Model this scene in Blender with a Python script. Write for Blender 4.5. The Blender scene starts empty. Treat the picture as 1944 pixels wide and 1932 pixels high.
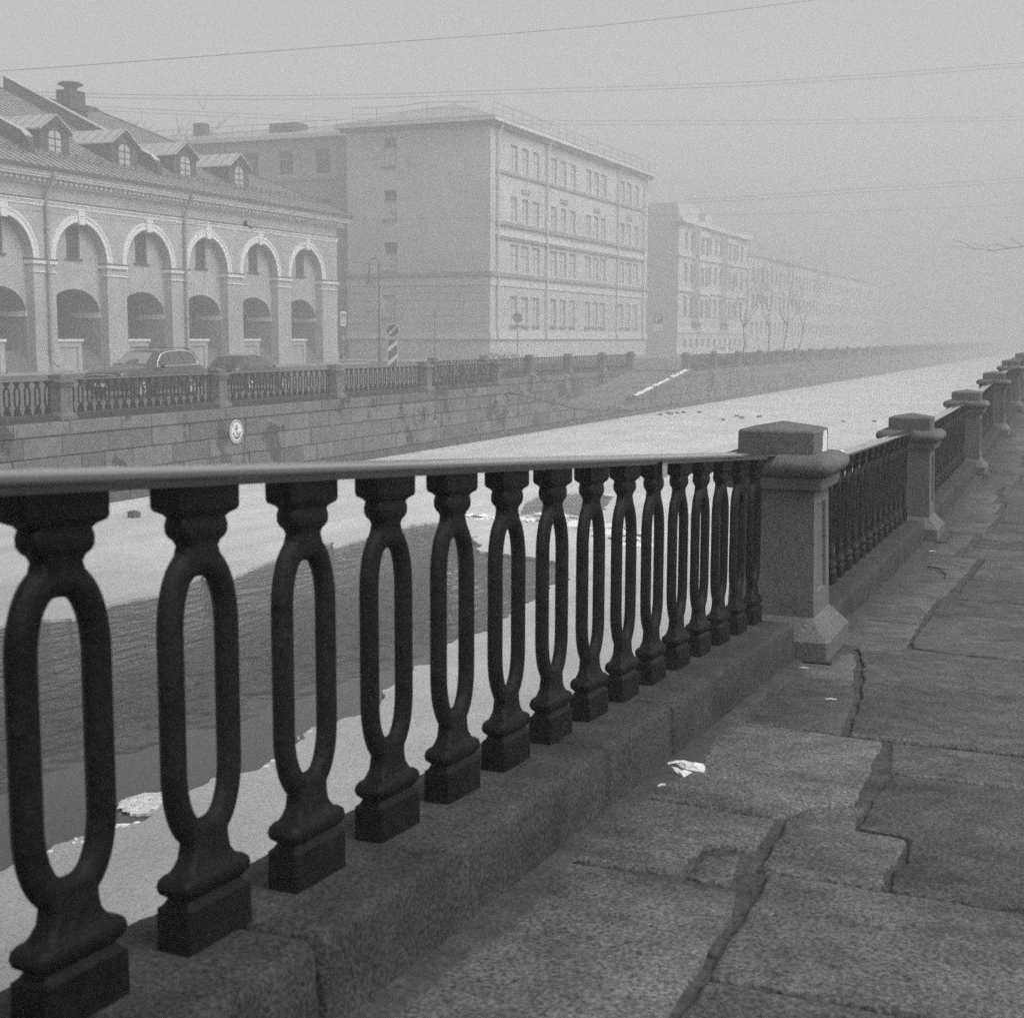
import bpy, bmesh, math, random
from mathutils import Vector, Matrix, noise

random.seed(11)
sc = bpy.context.scene
COL = sc.collection
PI = math.pi
H = 4.5                      # camera height above the canal ice; "relative" heights below are measured from the camera

# ------------------------------------------------------------------ camera
cd = bpy.data.cameras.new("camera")
cam = bpy.data.objects.new("camera", cd)
COL.objects.link(cam)
cam.matrix_world = Matrix((
    (0.9226249308558795, -0.051081377050303356, 0.38230083688350547, 0.0),
    (0.3856779477190991, 0.11198345830383859, -0.9158123310534162, 0.0),
    (0.003969585163182577, 0.9923962907956443, 0.12301969114202611, H),
    (0, 0, 0, 1)))
cd.sensor_fit = 'HORIZONTAL'
cd.sensor_width = 36.0
cd.lens = 36.0 * 2650.0 / 1944.0
cd.clip_start = 0.05
cd.clip_end = 3000
cd.dof.use_dof = True
cd.dof.focus_distance = 8.6
cd.dof.aperture_fstop = 7.5
sc.camera = cam

# ------------------------------------------------------------------ world: sky, sun, exposure
SUN_AZ, SUN_EL = math.radians(97), math.radians(50)     # azimuth clockwise from +Y (along the canal)
w = bpy.data.worlds.new("World")
sc.world = w
w.use_nodes = True
wn = w.node_tree
wn.nodes.clear()
sky = wn.nodes.new("ShaderNodeTexSky")
sky.sky_type = 'NISHITA'
sky.sun_disc = False
sky.sun_elevation = SUN_EL
sky.sun_rotation = SUN_AZ
sky.air_density = 1.0
sky.dust_density = 4.0
sky.ozone_density = 1.0
bw = wn.nodes.new("ShaderNodeRGBToBW")
bg = wn.nodes.new("ShaderNodeBackground")
bg.inputs['Strength'].default_value = 0.15
wo = wn.nodes.new("ShaderNodeOutputWorld")
wn.links.new(sky.outputs[0], bw.inputs[0])
wn.links.new(bw.outputs[0], bg.inputs['Color'])
wn.links.new(bg.outputs[0], wo.inputs['Surface'])

sd = bpy.data.lights.new("sun", 'SUN')
sd.energy = 0.62
sd.angle = math.radians(35)
so = bpy.data.objects.new("sun", sd)
COL.objects.link(so)
sdir = Vector((math.sin(SUN_AZ) * math.cos(SUN_EL), math.cos(SUN_AZ) * math.cos(SUN_EL), math.sin(SUN_EL)))
so.rotation_euler = (-sdir).to_track_quat('-Z', 'Y').to_euler()
so.location = (10, 0, 40)

vs = sc.view_settings
vs.view_transform = 'Standard'
vs.look = 'None'
vs.gamma = 1.0
vs.use_curve_mapping = False
vs.exposure = 0.66
sc.cycles.use_denoising = False
sc.cycles.volume_bounces = 3
sc.cycles.max_bounces = 8
sc.cycles.caustics_reflective = False
sc.cycles.caustics_refractive = False
sc.cycles.sample_clamp_indirect = 4.0


# ------------------------------------------------------------------ materials (the photograph is black and white: all greys)
def new_mat(name):
    m = bpy.data.materials.new(name)
    m.use_nodes = True
    nt = m.node_tree
    return m, nt, nt.nodes.get("Principled BSDF")


def math_node(nt, op, a, b=None, clamp=False):
    n = nt.nodes.new("ShaderNodeMath")
    n.operation = op
    n.use_clamp = clamp
    for i, x in enumerate((a, b)):
        if x is None:
            continue
        if hasattr(x, 'is_linked') or hasattr(x, 'links'):
            nt.links.new(x, n.inputs[i])
        else:
            n.inputs[i].default_value = x
    return n.outputs[0]


def noise_node(nt, scale, detail=4, rough=.55, stretch=None, rot=None):
    g = nt.nodes.new("ShaderNodeNewGeometry")
    src = g.outputs['Position']
    if stretch or rot:
        mp = nt.nodes.new("ShaderNodeMapping")
        if stretch:
            mp.inputs['Scale'].default_value = stretch
        if rot:
            mp.inputs['Rotation'].default_value = rot
        nt.links.new(src, mp.inputs['Vector'])
        src = mp.outputs[0]
    n = nt.nodes.new("ShaderNodeTexNoise")
    n.inputs['Scale'].default_value = scale
    n.inputs['Detail'].default_value = detail
    n.inputs['Roughness'].default_value = rough
    nt.links.new(src, n.inputs['Vector'])
    return n.outputs['Fac']


def ramp(nt, fac, lo, hi, a=0.0, b=1.0):
    r = nt.nodes.new("ShaderNodeMapRange")
    r.inputs['From Min'].default_value = lo
    r.inputs['From Max'].default_value = hi
    r.inputs['To Min'].default_value = a
    r.inputs['To Max'].default_value = b
    nt.links.new(fac, r.inputs['Value'])
    return r.outputs[0]


def M(name, base, rough=.8, v1=.0, s1=2., v2=.0, s2=40., v3=.0, s3=.5, pv=.0, bump=0., bs=60., bump2=0., bs2=8.,
      metal=0., spec=.5, stain=None, coat=0.):
    m, nt, b = new_mat(name)
    b.inputs['Roughness'].default_value = rough
    b.inputs['Metallic'].default_value = metal
    b.inputs['Specular IOR Level'].default_value = spec
    if coat:
        b.inputs['Coat Weight'].default_value = coat
        b.inputs['Coat Roughness'].default_value = .06
    val = None
    for v, s, det in ((v1, s1, 6), (v2, s2, 3), (v3, s3, 4)):
        if not v:
            continue
        n = noise_node(nt, s, det)
        t = ramp(nt, n, .3, .7, 1 - v, 1 + v)
        val = t if val is None else math_node(nt, 'MULTIPLY', val, t)
    if pv:
        oi = nt.nodes.new("ShaderNodeObjectInfo")
        t = ramp(nt, oi.outputs['Random'], 0, 1, 1 - pv, 1 + pv)
        val = t if val is None else math_node(nt, 'MULTIPLY', val, t)
    if stain:                                   # (scale, stretch, lo, hi, darkness): damp patches with edges of their own
        n = noise_node(nt, stain[0], 5, .6, stain[1])
        t = ramp(nt, n, stain[2], stain[3], 1.0, stain[4])
        val = t if val is None else math_node(nt, 'MULTIPLY', val, t)
    if val is None:
        b.inputs['Base Color'].default_value = (base, base, base, 1)
    else:
        out = math_node(nt, 'MULTIPLY', val, base, True)
        nt.links.new(out, b.inputs['Base Color'])
    last = None
    for amt, s in ((bump2, bs2), (bump, bs)):
        if amt:
            n = noise_node(nt, s, 5, .6)
            bn = nt.nodes.new("ShaderNodeBump")
            bn.inputs['Strength'].default_value = 1.0
            bn.inputs['Distance'].default_value = amt
            nt.links.new(n, bn.inputs['Height'])
            if last is not None:
                nt.links.new(last, bn.inputs['Normal'])
            last = bn.outputs[0]
    if last is not None:
        nt.links.new(last, b.inputs['Normal'])
    return m


IRON = M("cast_iron_paint", .0055, .5, spec=.13, v1=.5, s1=9, v2=.5, s2=55, pv=.25, bump=.002, bs=110, bump2=.006, bs2=22)
RAILP = M("handrail_paint", .012, .12, v1=.25, s1=6, bump=.0005, bs=70, spec=.8, coat=1.0)
RAILP.node_tree.nodes["Principled BSDF"].inputs["Coat IOR"].default_value = 1.6
GRAN = M("pier_granite", .108, .75, v1=.2, s1=3, v2=.6, s2=110, v3=.12, s3=.7, pv=.05, bump=.003, bs=110, bump2=.004, bs2=20)
CURB = M("plinth_granite", .039, .85, spec=.3, v1=.25, s1=7, v2=.9, s2=115, v3=.12, s3=.8, pv=.08, bump=.006, bs=55, bump2=.01, bs2=14,
         stain=(2.2, None, .5, .68, .62))
PAVE = M("paving_granite", .091, .74, spec=.35, v1=.32, s1=9, v2=.8, s2=95, v3=.25, s3=1.1, pv=.2, bump=.006, bs=80, bump2=.010, bs2=13,
         stain=(3.0, None, .55, .7, .6))
DIRT = M("joint_dirt", .05, .95, v1=.5, s1=8, v2=.5, s2=60, bump=.012, bs=40)
QUAY = M("quay_granite", .115, .8, v1=.2, s1=2.5, v2=.35, s2=24, pv=.28, bump=.01, bs=22, bump2=.02, bs2=4,
         stain=(.75, (1, 1.0, .8), .55, .60, .30))
QUAYW = M("wet_quay_granite", .055, .5, v1=.3, s1=3, v2=.2, s2=25, bump=.015, bs=14)
MORTAR = M("quay_joint_mortar", .02, .95, v1=.3, s1=4)
PLAST = M("market_plaster", .41, .9, v1=.10, s1=1.2, v3=.12, s3=.25, bump=.003, bs=30, stain=(.7, (1, 1, .3), .56, .74, .78))
TRIM = M("white_trim_plaster", .76, .85, v1=.06, s1=3)
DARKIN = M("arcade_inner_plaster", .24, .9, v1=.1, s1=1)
LEAD = M("lead_flashing", .07, .6)
ROOF = M("sheet_metal_roof", .30, .5, v1=.15, s1=.8, metal=.2)
ROOFD = M("dormer_dark_metal", .055, .65, v1=.12, s1=2)
COPE = M("pale_metal_coping", .42, .6, v1=.08, s1=2)
GLASS = M("window_glass", .03, .08)
PALEP = M("pale_curtained_pane", .52, .5)
PALEG = M("pale_dormer_pane", .42, .3)  # one even pale grey for the dormer panes
DULLP = M("haze_toned_pane", .25, .4)  # lighter than glass: distance haze put into the pane colour
FRAME = M("window_frame_paint", .36, .7)
DFRAME = M("dark_window_frame", .06, .7)
B2P = M("school_plaster", .50, .9, v1=.09, s1=.9, v3=.10, s3=.2, stain=(.5, (1, 1, .35), .58, .75, .82))
B2T = M("school_trim_plaster", .60, .9, v1=.05, s1=1.2)
B2D = M("weathered_ledge", .28, .9, v1=.2, s1=1)
B2W = M("wing_plaster", .34, .9, v1=.06, s1=1)
B3P = M("tenement_plaster", .54, .9, v1=.08, s1=.6)
PIPE = M("zinc_pipe", .55, .55)
PIPED = M("painted_pipe", .30, .7, v1=.1, s1=4)
ASPH = M("wet_asphalt", .085, .55, v1=.25, s1=.6, v2=.3, s2=30, bump=.004, bs=40)
WALK = M("sidewalk_stone", .16, .75, v1=.2, s1=.7, v2=.2, s2=12)
RAMP = M("slipway_stone", .15, .8, v1=.25, s1=.9, v2=.2, s2=10, bump=.02, bs=5)
SNOW = M("old_snow", .82, .8, v1=.08, s1=2, bump=.02, bs=9)
PAINT = M("car_paint_dark", .009, .25, coat=1.0)
PAINTP = M("car_paint_pale", .6, .3, coat=1.0)
CGLASS = M("car_glass", .02, .05, spec=1.0, coat=1.0)
CHROME = M("chrome_trim", .9, .35, metal=.8)
TYRE = M("tyre_rubber", .02, .8)
RIM = M("alloy_rim", .36, .5, metal=.6)
SKYGL = M("sky_toned_windscreen", .27, .12, spec=1.0, coat=1.0)  # reflected sky put into the colour as a pale base
LAMPG = M("headlamp_glass", .42, .3)
SIGNW = M("sign_white", .75, .5)
SIGND = M("sign_dark", .12, .5)
SIGNG = M("sign_grey", .3, .5)
STEEL = M("galvanised_steel", .28, .5, metal=.3)
BLACKM = M("black_metal", .03, .6)
BARK = M("bark", .05, .9, v1=.3, s1=6)
PAPER = M("waxed_paper", .74, .6, v1=.1, s1=40, stain=(22, None, .58, .66, .55))
LEAF = M("hedge_twigs", .09, .9, v1=.3, s1=3)
BRICK = M("chimney_masonry", .05, .9, v1=.15, s1=2)
WIRE = M("wire_black", .03, .7)
BUTT = M("cigarette_paper", .5, .8)
LUMP = M("dark_debris", .08, .8)


def ice_material():
    m, nt, b = new_mat("snowy_canal_ice")
    b.inputs['Roughness'].default_value = .62
    g = nt.nodes.new("ShaderNodeNewGeometry")
    sp = nt.nodes.new("ShaderNodeSeparateXYZ")
    nt.links.new(g.outputs['Position'], sp.inputs[0])
    big = noise_node(nt, .22, 6, .6)
    fine = noise_node(nt, 14, 4, .7)
    spk = noise_node(nt, 34, 2, .5)
    # thin grey ice lies along the near bank, snow-covered ice farther out
    y = math_node(nt, 'ADD', sp.outputs['Y'], math_node(nt, 'MULTIPLY', math_node(nt, 'SUBTRACT', big, .5), 14.0))
    thin = ramp(nt, y, 5.0, 30.0, .27, .68)
    v = math_node(nt, 'MULTIPLY', thin, ramp(nt, fine, .3, .7, .82, 1.1))
    v = math_node(nt, 'MULTIPLY', v, ramp(nt, spk, .56, .70, 1.0, .55))
    v = math_node(nt, 'MULTIPLY', v, ramp(nt, noise_node(nt, 1.3, 5, .6, (1, .35, 1)), .35, .7, .88, 1.06), True)
    v = math_node(nt, 'MULTIPLY', v, ramp(nt, noise_node(nt, .35, 6, .65, (1, .5, 1)), .35, .62, .84, 1.05), True)
    nt.links.new(v, b.inputs['Base Color'])
    bn = nt.nodes.new("ShaderNodeBump")
    bn.inputs['Distance'].default_value = .01
    nt.links.new(noise_node(nt, 7, 6, .65), bn.inputs['Height'])
    nt.links.new(bn.outputs[0], b.inputs['Normal'])
    return m


def water_material():
    m, nt, b = new_mat("canal_water")
    b.inputs['Base Color'].default_value = (.03, .03, .03, 1)
    b.inputs['Roughness'].default_value = .03
    b.inputs['IOR'].default_value = 1.33
    g = nt.nodes.new("ShaderNodeNewGeometry")
    sp = nt.nodes.new("ShaderNodeSeparateXYZ")
    nt.links.new(g.outputs['Position'], sp.inputs[0])
    wob = math_node(nt, 'MULTIPLY', math_node(nt, 'SUBTRACT', noise_node(nt, .9, 3), .5), 1.6)
    x = math_node(nt, 'ADD', sp.outputs['X'], wob)
    # calm strip in the lee of the near ice, wind ripples farther out
    y2 = math_node(nt, 'MULTIPLY', math_node(nt, 'SUBTRACT', sp.outputs['Y'], 12.0), .18)
    edge = math_node(nt, 'ADD', x, math_node(nt, 'MULTIPLY', y2, -1.0))
    mask = ramp(nt, edge, -10.9, -9.7, 1.0, 0.0)
    far = ramp(nt, sp.outputs['Y'], 17.5, 27.0, 1.0, .25)
    h = noise_node(nt, 4.6, 2, .45, (1.0, .34, 1.0), (0, 0, .35))
    h2 = noise_node(nt, 11.0, 2, .5, (1.0, .45, 1.0), (0, 0, -.25))
    hh = math_node(nt, 'ADD', h, math_node(nt, 'MULTIPLY', h2, .35))
    hh = math_node(nt, 'MULTIPLY', math_node(nt, 'MULTIPLY', hh, mask), far)
    bn = nt.nodes.new("ShaderNodeBump")
    bn.inputs['Distance'].default_value = .19
    nt.links.new(hh, bn.inputs['Height'])
    nt.links.new(bn.outputs[0], b.inputs['Normal'])
    return m


ICE = ice_material()
WATER = water_material()


# ------------------------------------------------------------------ mesh helpers
class MB:
    def __init__(self):
        self.v, self.f = [], []

    def add(self, vs, fs):
        o = len(self.v)
        self.v += [tuple(p) for p in vs]
        self.f += [tuple(i + o for i in f) for f in fs]
        return self

    def box(self, x0, x1, y0, y1, z0, z1):
        v = [(x, y, z) for z in (z0, z1) for y in (y0, y1) for x in (x0, x1)]
        return self.add(v, [(0, 2, 3, 1), (4, 5, 7, 6), (0, 1, 5, 4), (2, 6, 7, 3), (0, 4, 6, 2), (1, 3, 7, 5)])

    def quad(self, a, b, c, d):
        return self.add([a, b, c, d], [(0, 1, 2, 3)])

    def prism(self, poly, fn, a, b):
        """poly: 2-D points; fn(p, t) -> 3-D; extruded from t=a to t=b"""
        n = len(poly)
        v = [fn(p, a) for p in poly] + [fn(p, b) for p in poly]
        return self.add(v, [tuple(range(n - 1, -1, -1)), tuple(range(n, 2 * n))] +
                        [(i, (i + 1) % n, n + (i + 1) % n, n + i) for i in range(n)])

    def px(self, poly_yz, x0, x1):
        return self.prism(poly_yz, lambda p, t: (t, p[0], p[1]), x0, x1)

    def py(self, poly_xz, y0, y1):
        return self.prism(poly_xz, lambda p, t: (p[0], t, p[1]), y0, y1)

    def pz(self, poly_xy, z0, z1):
        return self.prism(poly_xy, lambda p, t: (p[0], p[1], t), z0, z1)

    def loft(self, rings, cap0=True, cap1=True):
        n = len(rings[0])
        v = [p for r in rings for p in r]
        f = []
        for k in range(len(rings) - 1):
            for i in range(n):
                j = (i + 1) % n
                f.append((k * n + i, k * n + j, (k + 1) * n + j, (k + 1) * n + i))
        if cap0:
            f.append(tuple(range(n - 1, -1, -1)))
        if cap1:
            f.append(tuple((len(rings) - 1) * n + i for i in range(n)))
        return self.add(v, f)

    def tube(self, pts, r, n=6, closed=False, r2=None, ref=None):
        """r: radius or list; r2: second radius (elliptic section, r along ref-perp)"""
        P = [Vector(p) for p in pts]
        m = len(P)
        rings = []
        up = Vector(ref) if ref else None
        prev = None
        for i in range(m):
            if closed:
                t = P[(i + 1) % m] - P[i - 1]
            else:
                t = P[min(i + 1, m - 1)] - P[max(i - 1, 0)]
            t.normalize()
            if up is not None:
                a = up - t * up.dot(t)
            elif prev is not None:
                a = prev - t * prev.dot(t)
            else:
                q = Vector((0, 0, 1)) if abs(t.z) < .9 else Vector((1, 0, 0))
                a = q - t * q.dot(t)
            a.normalize()
            prev = a
            b = t.cross(a)
            rr = r[i] if isinstance(r, (list, tuple)) else r
            rb = rr if r2 is None else r2
            rings.append([tuple(P[i] + a * (rr * math.cos(2 * PI * k / n)) + b * (rb * math.sin(2 * PI * k / n))) for k in range(n)])
        if closed:
            rings.append(rings[0])
            return self.loft(rings, False, False)
        return self.loft(rings)

    def rev(self, prof, c=(0, 0, 0), n=20):
        rings = [[(c[0] + r * math.cos(2 * PI * k / n), c[1] + r * math.sin(2 * PI * k / n), c[2] + z) for k in range(n)] for r, z in prof]
        return self.loft(rings)

    def mesh(self, name, mat, smooth=False, sharp=40, fix=True):
        me = bpy.data.meshes.new(name)
        me.from_pydata(self.v, [], self.f)
        if fix:
            bm = bmesh.new()
            bm.from_mesh(me)
            bmesh.ops.recalc_face_normals(bm, faces=bm.faces)
            bm.to_mesh(me)
            bm.free()
        me.update()
        if mat:
            me.materials.append(mat)
        if smooth:
            me.polygons.foreach_set('use_smooth', [True] * len(me.polygons))
            me.set_sharp_from_angle(angle=math.radians(sharp))
        return me

    def build(self, name, mat, parent=None, smooth=False, sharp=40, local=False, kind=None, fix=True):
        """local=False: vertices are in relative-world coordinates (z from the camera); the object is centred on its own geometry"""
        if local:
            off = Vector((0, 0, 0))
        else:
            xs = [p[0] for p in self.v]; ys = [p[1] for p in self.v]; zs = [p[2] for p in self.v]
            off = Vector(((min(xs) + max(xs)) / 2, (min(ys) + max(ys)) / 2, min(zs)))
            self.v = [(p[0] - off.x, p[1] - off.y, p[2] - off.z) for p in self.v]
            off = off + Vector((0, 0, H))
        o = bpy.data.objects.new(name, self.mesh(name, mat, smooth, sharp, fix))
        COL.objects.link(o)
        if parent is not None:
            o.parent = parent
            if not local:
                off = off - WLOC[parent.name]
        o.location = off
        if not local:
            WLOC[o.name] = (off if parent is None else off + WLOC[parent.name]).copy()
        if kind:
            o['kind'] = kind
        return o


WLOC = {}


def tag(o, label=None, cat=None, group=None, kind=None):
    if label:
        o['label'] = label
    if cat:
        o['category'] = cat
    if group:
        o['group'] = group
    if kind:
        o['kind'] = kind
    return o


def thing(name, label, cat, loc=(0, 0, 0), group=None, rz=0.0, kind=None):
    o = bpy.data.objects.new(name, None)
    COL.objects.link(o)
    o.empty_display_size = .3
    o.location = (loc[0], loc[1], loc[2] + H)
    o.rotation_euler = (0, 0, rz)
    WLOC[o.name] = Vector(o.location)
    return tag(o, label, cat, group, kind)


def inst(name, me, parent, loc=(0, 0, 0), rot=(0, 0, 0), sca=None):
    o = bpy.data.objects.new(name, me)
    COL.objects.link(o)
    o.parent = parent
    o.location = loc
    o.rotation_euler = rot
    if sca:
        o.scale = sca
    return o


def copy_tree(o, parent=None):
    c = o.copy()
    COL.objects.link(c)
    c.parent = parent
    for ch in list(o.children):
        copy_tree(ch, c)
    return c


def rrect(hx, hy, r, n=4):
    r = min(r, hx * .999, hy * .999)
    out = []
    for cx, cy, a0 in ((hx - r, hy - r, 0), (-hx + r, hy - r, PI / 2), (-hx + r, -hy + r, PI), (hx - r, -hy + r, 1.5 * PI)):
        for k in range(n):
            a = a0 + (PI / 2) * k / (n - 1)
            out.append((cx + r * math.cos(a), cy + r * math.sin(a)))
    return out


def nz(x, y, z, s=1.0, seed=0):
    return noise.noise(Vector((x * s + seed * 17.3, y * s - seed * 9.1, z * s + seed * 3.7)))


ORD = ["first", "second", "third", "fourth", "fifth", "sixth", "seventh", "eighth", "ninth", "tenth", "eleventh", "twelfth",
       "thirteenth", "fourteenth", "fifteenth", "sixteenth"]

# ------------------------------------------------------------------ ground profile of the near embankment (comes down from a bridge)
KN = [(-30, -.62, 0), (-9, -.64, -.03), (-2, -.9934, -.0708), (7.4, -1.6589, -.0708), (10.5, -1.845, -.042), (14, -1.945, -.012),
      (17.5, -1.968, 0), (21, -1.955, .008), (28, -1.85, .017), (40, -1.65, .012), (60, -1.5, 0), (900, -1.5, 0)]


def gz(y):
    for (y0, z0, m0), (y1, z1, m1) in zip(KN, KN[1:]):
        if y <= y1:
            d = y1 - y0
            t = min(max((y - y0) / d, 0), 1)
            return ((2 * t ** 3 - 3 * t * t + 1) * z0 + (t ** 3 - 2 * t * t + t) * d * m0 +
                    (-2 * t ** 3 + 3 * t * t) * z1 + (t ** 3 - t * t) * d * m1)
    return KN[-1][1]


# ------------------------------------------------------------------ setting: water, ice, bed, land
def plane(name, x0, x1, y0, y1, z, mat, kind='structure'):
    mb = MB().quad((x0, y0, z), (x1, y0, z), (x1, y1, z), (x0, y1, z))
    return tag(mb.build(name, mat), kind=kind)


plane("canal_water", -24.5, -1.9, -70, 640, -4.55, WATER)
plane("canal_bed", -40, 1, -75, 645, -5.6, DIRT)


def wobble(poly, step, amp, seed, s=3.0, closed=True):
    out = []
    n = len(poly)
    rng = range(n if closed else n - 1)
    for i in rng:
        a, b = poly[i], poly[(i + 1) % n]
        L = math.hypot(b[0] - a[0], b[1] - a[1])
        k = max(1, int(L / step))
        for j in range(k):
            t = j / k
            x, y = a[0] + (b[0] - a[0]) * t, a[1] + (b[1] - a[1]) * t
            w_ = amp * (nz(x, y, seed, s) + .5 * nz(x, y, seed + 5, s * 3))
            w2 = amp * (nz(x, y, seed + 9, s) + .5 * nz(x, y, seed + 14, s * 3))
            out.append((x + w_, y + w2))
    return out


HOLE = [(-15.6, 8.0), (-15.5, 13.0), (-15.47, 17.1), (-14.91, 17.55), (-15.11, 18.6), (-14.99, 19.69), (-15.02, 20.73), (-15.42, 21.84),
        (-14.61, 20.91), (-14.92, 22.24), (-15.2, 23.88), (-15.28, 26.54), (-14.96, 25.84), (-14.86, 27.23), (-15.07, 29.78),
        (-14.61, 30.31), (-13.71, 29.21), (-13.02, 28.06), (-12.82, 28.51), (-11.86, 26.6), (-11.26, 26.41), (-10.69, 26.36),
        (-10.12, 26.18), (-9.61, 25.84), (-8.89, 24.08), (-9.01, 23.32), (-8.73, 21.92), (-8.72, 20.84), (-8.46, 19.28), (-8.59, 18.58),
        (-8.52, 18.01), (-8.33, 16.97), (-8.44, 16.79), (-8.25, 15.87), (-8.1, 15.13), (-7.92, 14.32), (-8.19, 13.62), (-8.02, 12.92),
        (-7.85, 12.17), (-8.19, 11.59), (-8.14, 10.81), (-8.04, 10.26), (-8.15, 9.91), (-8.23, 9.55), (-8.3, 9.1), (-8.5, 7.8),
        (-9.5, 6.6), (-12, 6.2), (-14.4, 6.9)]
POND = [(-13.29, 32.28), (-14.34, 35.2), (-14.39, 36.54), (-14.04, 37.44), (-13.63, 38.04), (-13.02, 37.74), (-12.45, 37.15),
        (-11.74, 34.38), (-11.73, 32.77), (-12.37, 33.15), (-13.02, 33.09)]


def ice_sheet():
    me = bpy.data.meshes.new("canal_ice")
    bm = bmesh.new()
    z = -4.5 + H
    edges = []
    loops = []
    outer = [(-24.38, -70), (-2.0, -70), (-2.0, 60), (-2.0, 640), (-24.38, 640), (-24.38, 100), (-24.38, 40)]
    for poly in (outer, wobble(wobble(HOLE, .2, .16, 2, 1.1), .07, .07, 12, 4.5), wobble(wobble(POND, .2, .12, 3, 1.3), .07, .07, 13, 4.5)):
        vsx = [bm.verts.new((x, y, z)) for x, y in poly]
        es = [bm.edges.new((vsx[i], vsx[(i + 1) % len(vsx)])) for i in range(len(vsx))]
        edges += es
        loops.append(vsx)
    bmesh.ops.triangle_fill(bm, use_beauty=True, edges=edges)
    for lp in loops[1:]:
        low = [bm.verts.new((v.co.x, v.co.y, z - .07)) for v in lp]
        for i in range(len(lp)):
            j = (i + 1) % len(lp)
            bm.faces.new((lp[i], lp[j], low[j], low[i]))
    bm.to_mesh(me)
    bm.free()
    me.materials.append(ICE)
    o = bpy.data.objects.new("canal_ice", me)
    COL.objects.link(o)
    tag(o, kind='structure')


ice_sheet()

# bits on the ice
LUMPS = [(-23.12, 77.5, "nearest the slipway"), (-23.2, 79.28, ""), (-22.79, 78.47, ""), (-22.69, 79.54, ""), (-22.57, 80.44, ""),
         (-21.71, 80.88, ""), (-18.62, 74.24, "middle of the canal"), (-18.82, 78.19, ""), (-18.13, 76.56, ""), (-17.44, 77.83, ""),
         (-12.45, 75.7, ""), (-10.91, 76.47, "")]
for i, (x, y, t) in enumerate(LUMPS):
    mb = MB()
    s = random.uniform(.08, .13)
    rings = []
    for k, (zz, rr) in enumerate(((0, 1), (.5, 1.1), (.85, .7))):
        rings.append([(x + s * rr * math.cos(2 * PI * j / 8) * 1.3, y + s * rr * math.sin(2 * PI * j / 8) * (1 + .3 * nz(j, i, k)), -4.5 + zz * s * 1.2)
                      for j in range(8)])
    mb.loft(rings)
    tag(mb.build("dark_lump", LUMP, smooth=True), "small dark lump of debris frozen onto the far snowy ice", "debris", "dark lumps scattered on the ice")
mb = MB()
mb.pz([(-21.98, 27.95), (-21.75, 27.9), (-21.7, 28.1), (-21.93, 28.16)], -4.5, -4.36)
mb.pz([(-21.95, 27.97), (-21.78, 27.93), (-21.73, 28.08), (-21.9, 28.13)], -4.36, -4.33)
tag(mb.build("dark_block", LUMP), "small dark block lying alone on the snowy ice near the far quay", "debris")
mb = MB()
poly = wobble(wobble([(-8.30, 10.45), (-8.46, 10.62), (-8.62, 10.70), (-8.55, 10.98), (-8.40, 11.12), (-8.18, 10.9), (-8.05, 10.62), (-8.12, 10.5)], .09, .06, 8, 6), .03, .025, 9, 22)
mb.pz(poly, -4.58, -4.525)
for k in range(26):
    px_, py_ = -8.33 + random.gauss(0, .1), 10.78 + random.gauss(0, .13)
    q = random.uniform(.04, .1)
    ring = wobble([(px_ - q, py_), (px_, py_ - q), (px_ + q, py_), (px_, py_ + q)], .03, .03, k, 16)
    mb.loft([[(x, y, -4.53) for x, y in ring], [(px_ + (x - px_) * .6, py_ + (y - py_) * .6, -4.515 + random.uniform(0, .012)) for x, y in ring]])
tag(mb.build("ice_floe", M("floe_ice", .52, .7, v1=.25, s1=14)), "small ragged white ice floe adrift in the dark open water", "ice floe")
mb = MB()
for k in range(90):
    t = random.random()
    x = -14.6 + 5.8 * t + random.uniform(-.3, .3)
    y = 31.4 + 1.2 * math.sin(3 * t) - 3.2 * t * t + random.uniform(-.7, .7)
    s = random.uniform(.08, .3)
    a = random.uniform(0, PI)
    z1 = -4.5 + random.uniform(.02, .09)
    c, s_ = math.cos(a), math.sin(a)
    mb.add([(x - c * s, y - s_ * s, -4.51), (x + c * s, y + s_ * s, -4.51), (x + c * s * .6 - s_ * s * .7, y + s_ * s * .6 + c * s * .7, z1),
            (x - c * s * .8 - s_ * s * .5, y - s_ * s * .8 + c * s * .5, z1 - .02)], [(0, 1, 2, 3)])
tag(mb.build("broken_ice", SNOW), kind='stuff')
mb = MB()
for k in range(30):                                   # frayed crumbs of ice along the rim of the open water
    i = random.randrange(36, 47)
    a, b = HOLE[i], HOLE[(i + 1) % len(HOLE)]
    t = random.random()
    x, y = a[0] + (b[0] - a[0]) * t + random.uniform(-.06, .1), a[1] + (b[1] - a[1]) * t
    s = random.uniform(.012, .04)
    mb.pz(wobble([(x, y), (x + s, y + s * .3), (x + s * .8, y + s * 1.7), (x - s * .2, y + s)], .02, .012, k, 20), -4.52, -4.49 + random.uniform(0, .008))
tag(mb.build("ice_crumbs", SNOW), kind='stuff')

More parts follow.
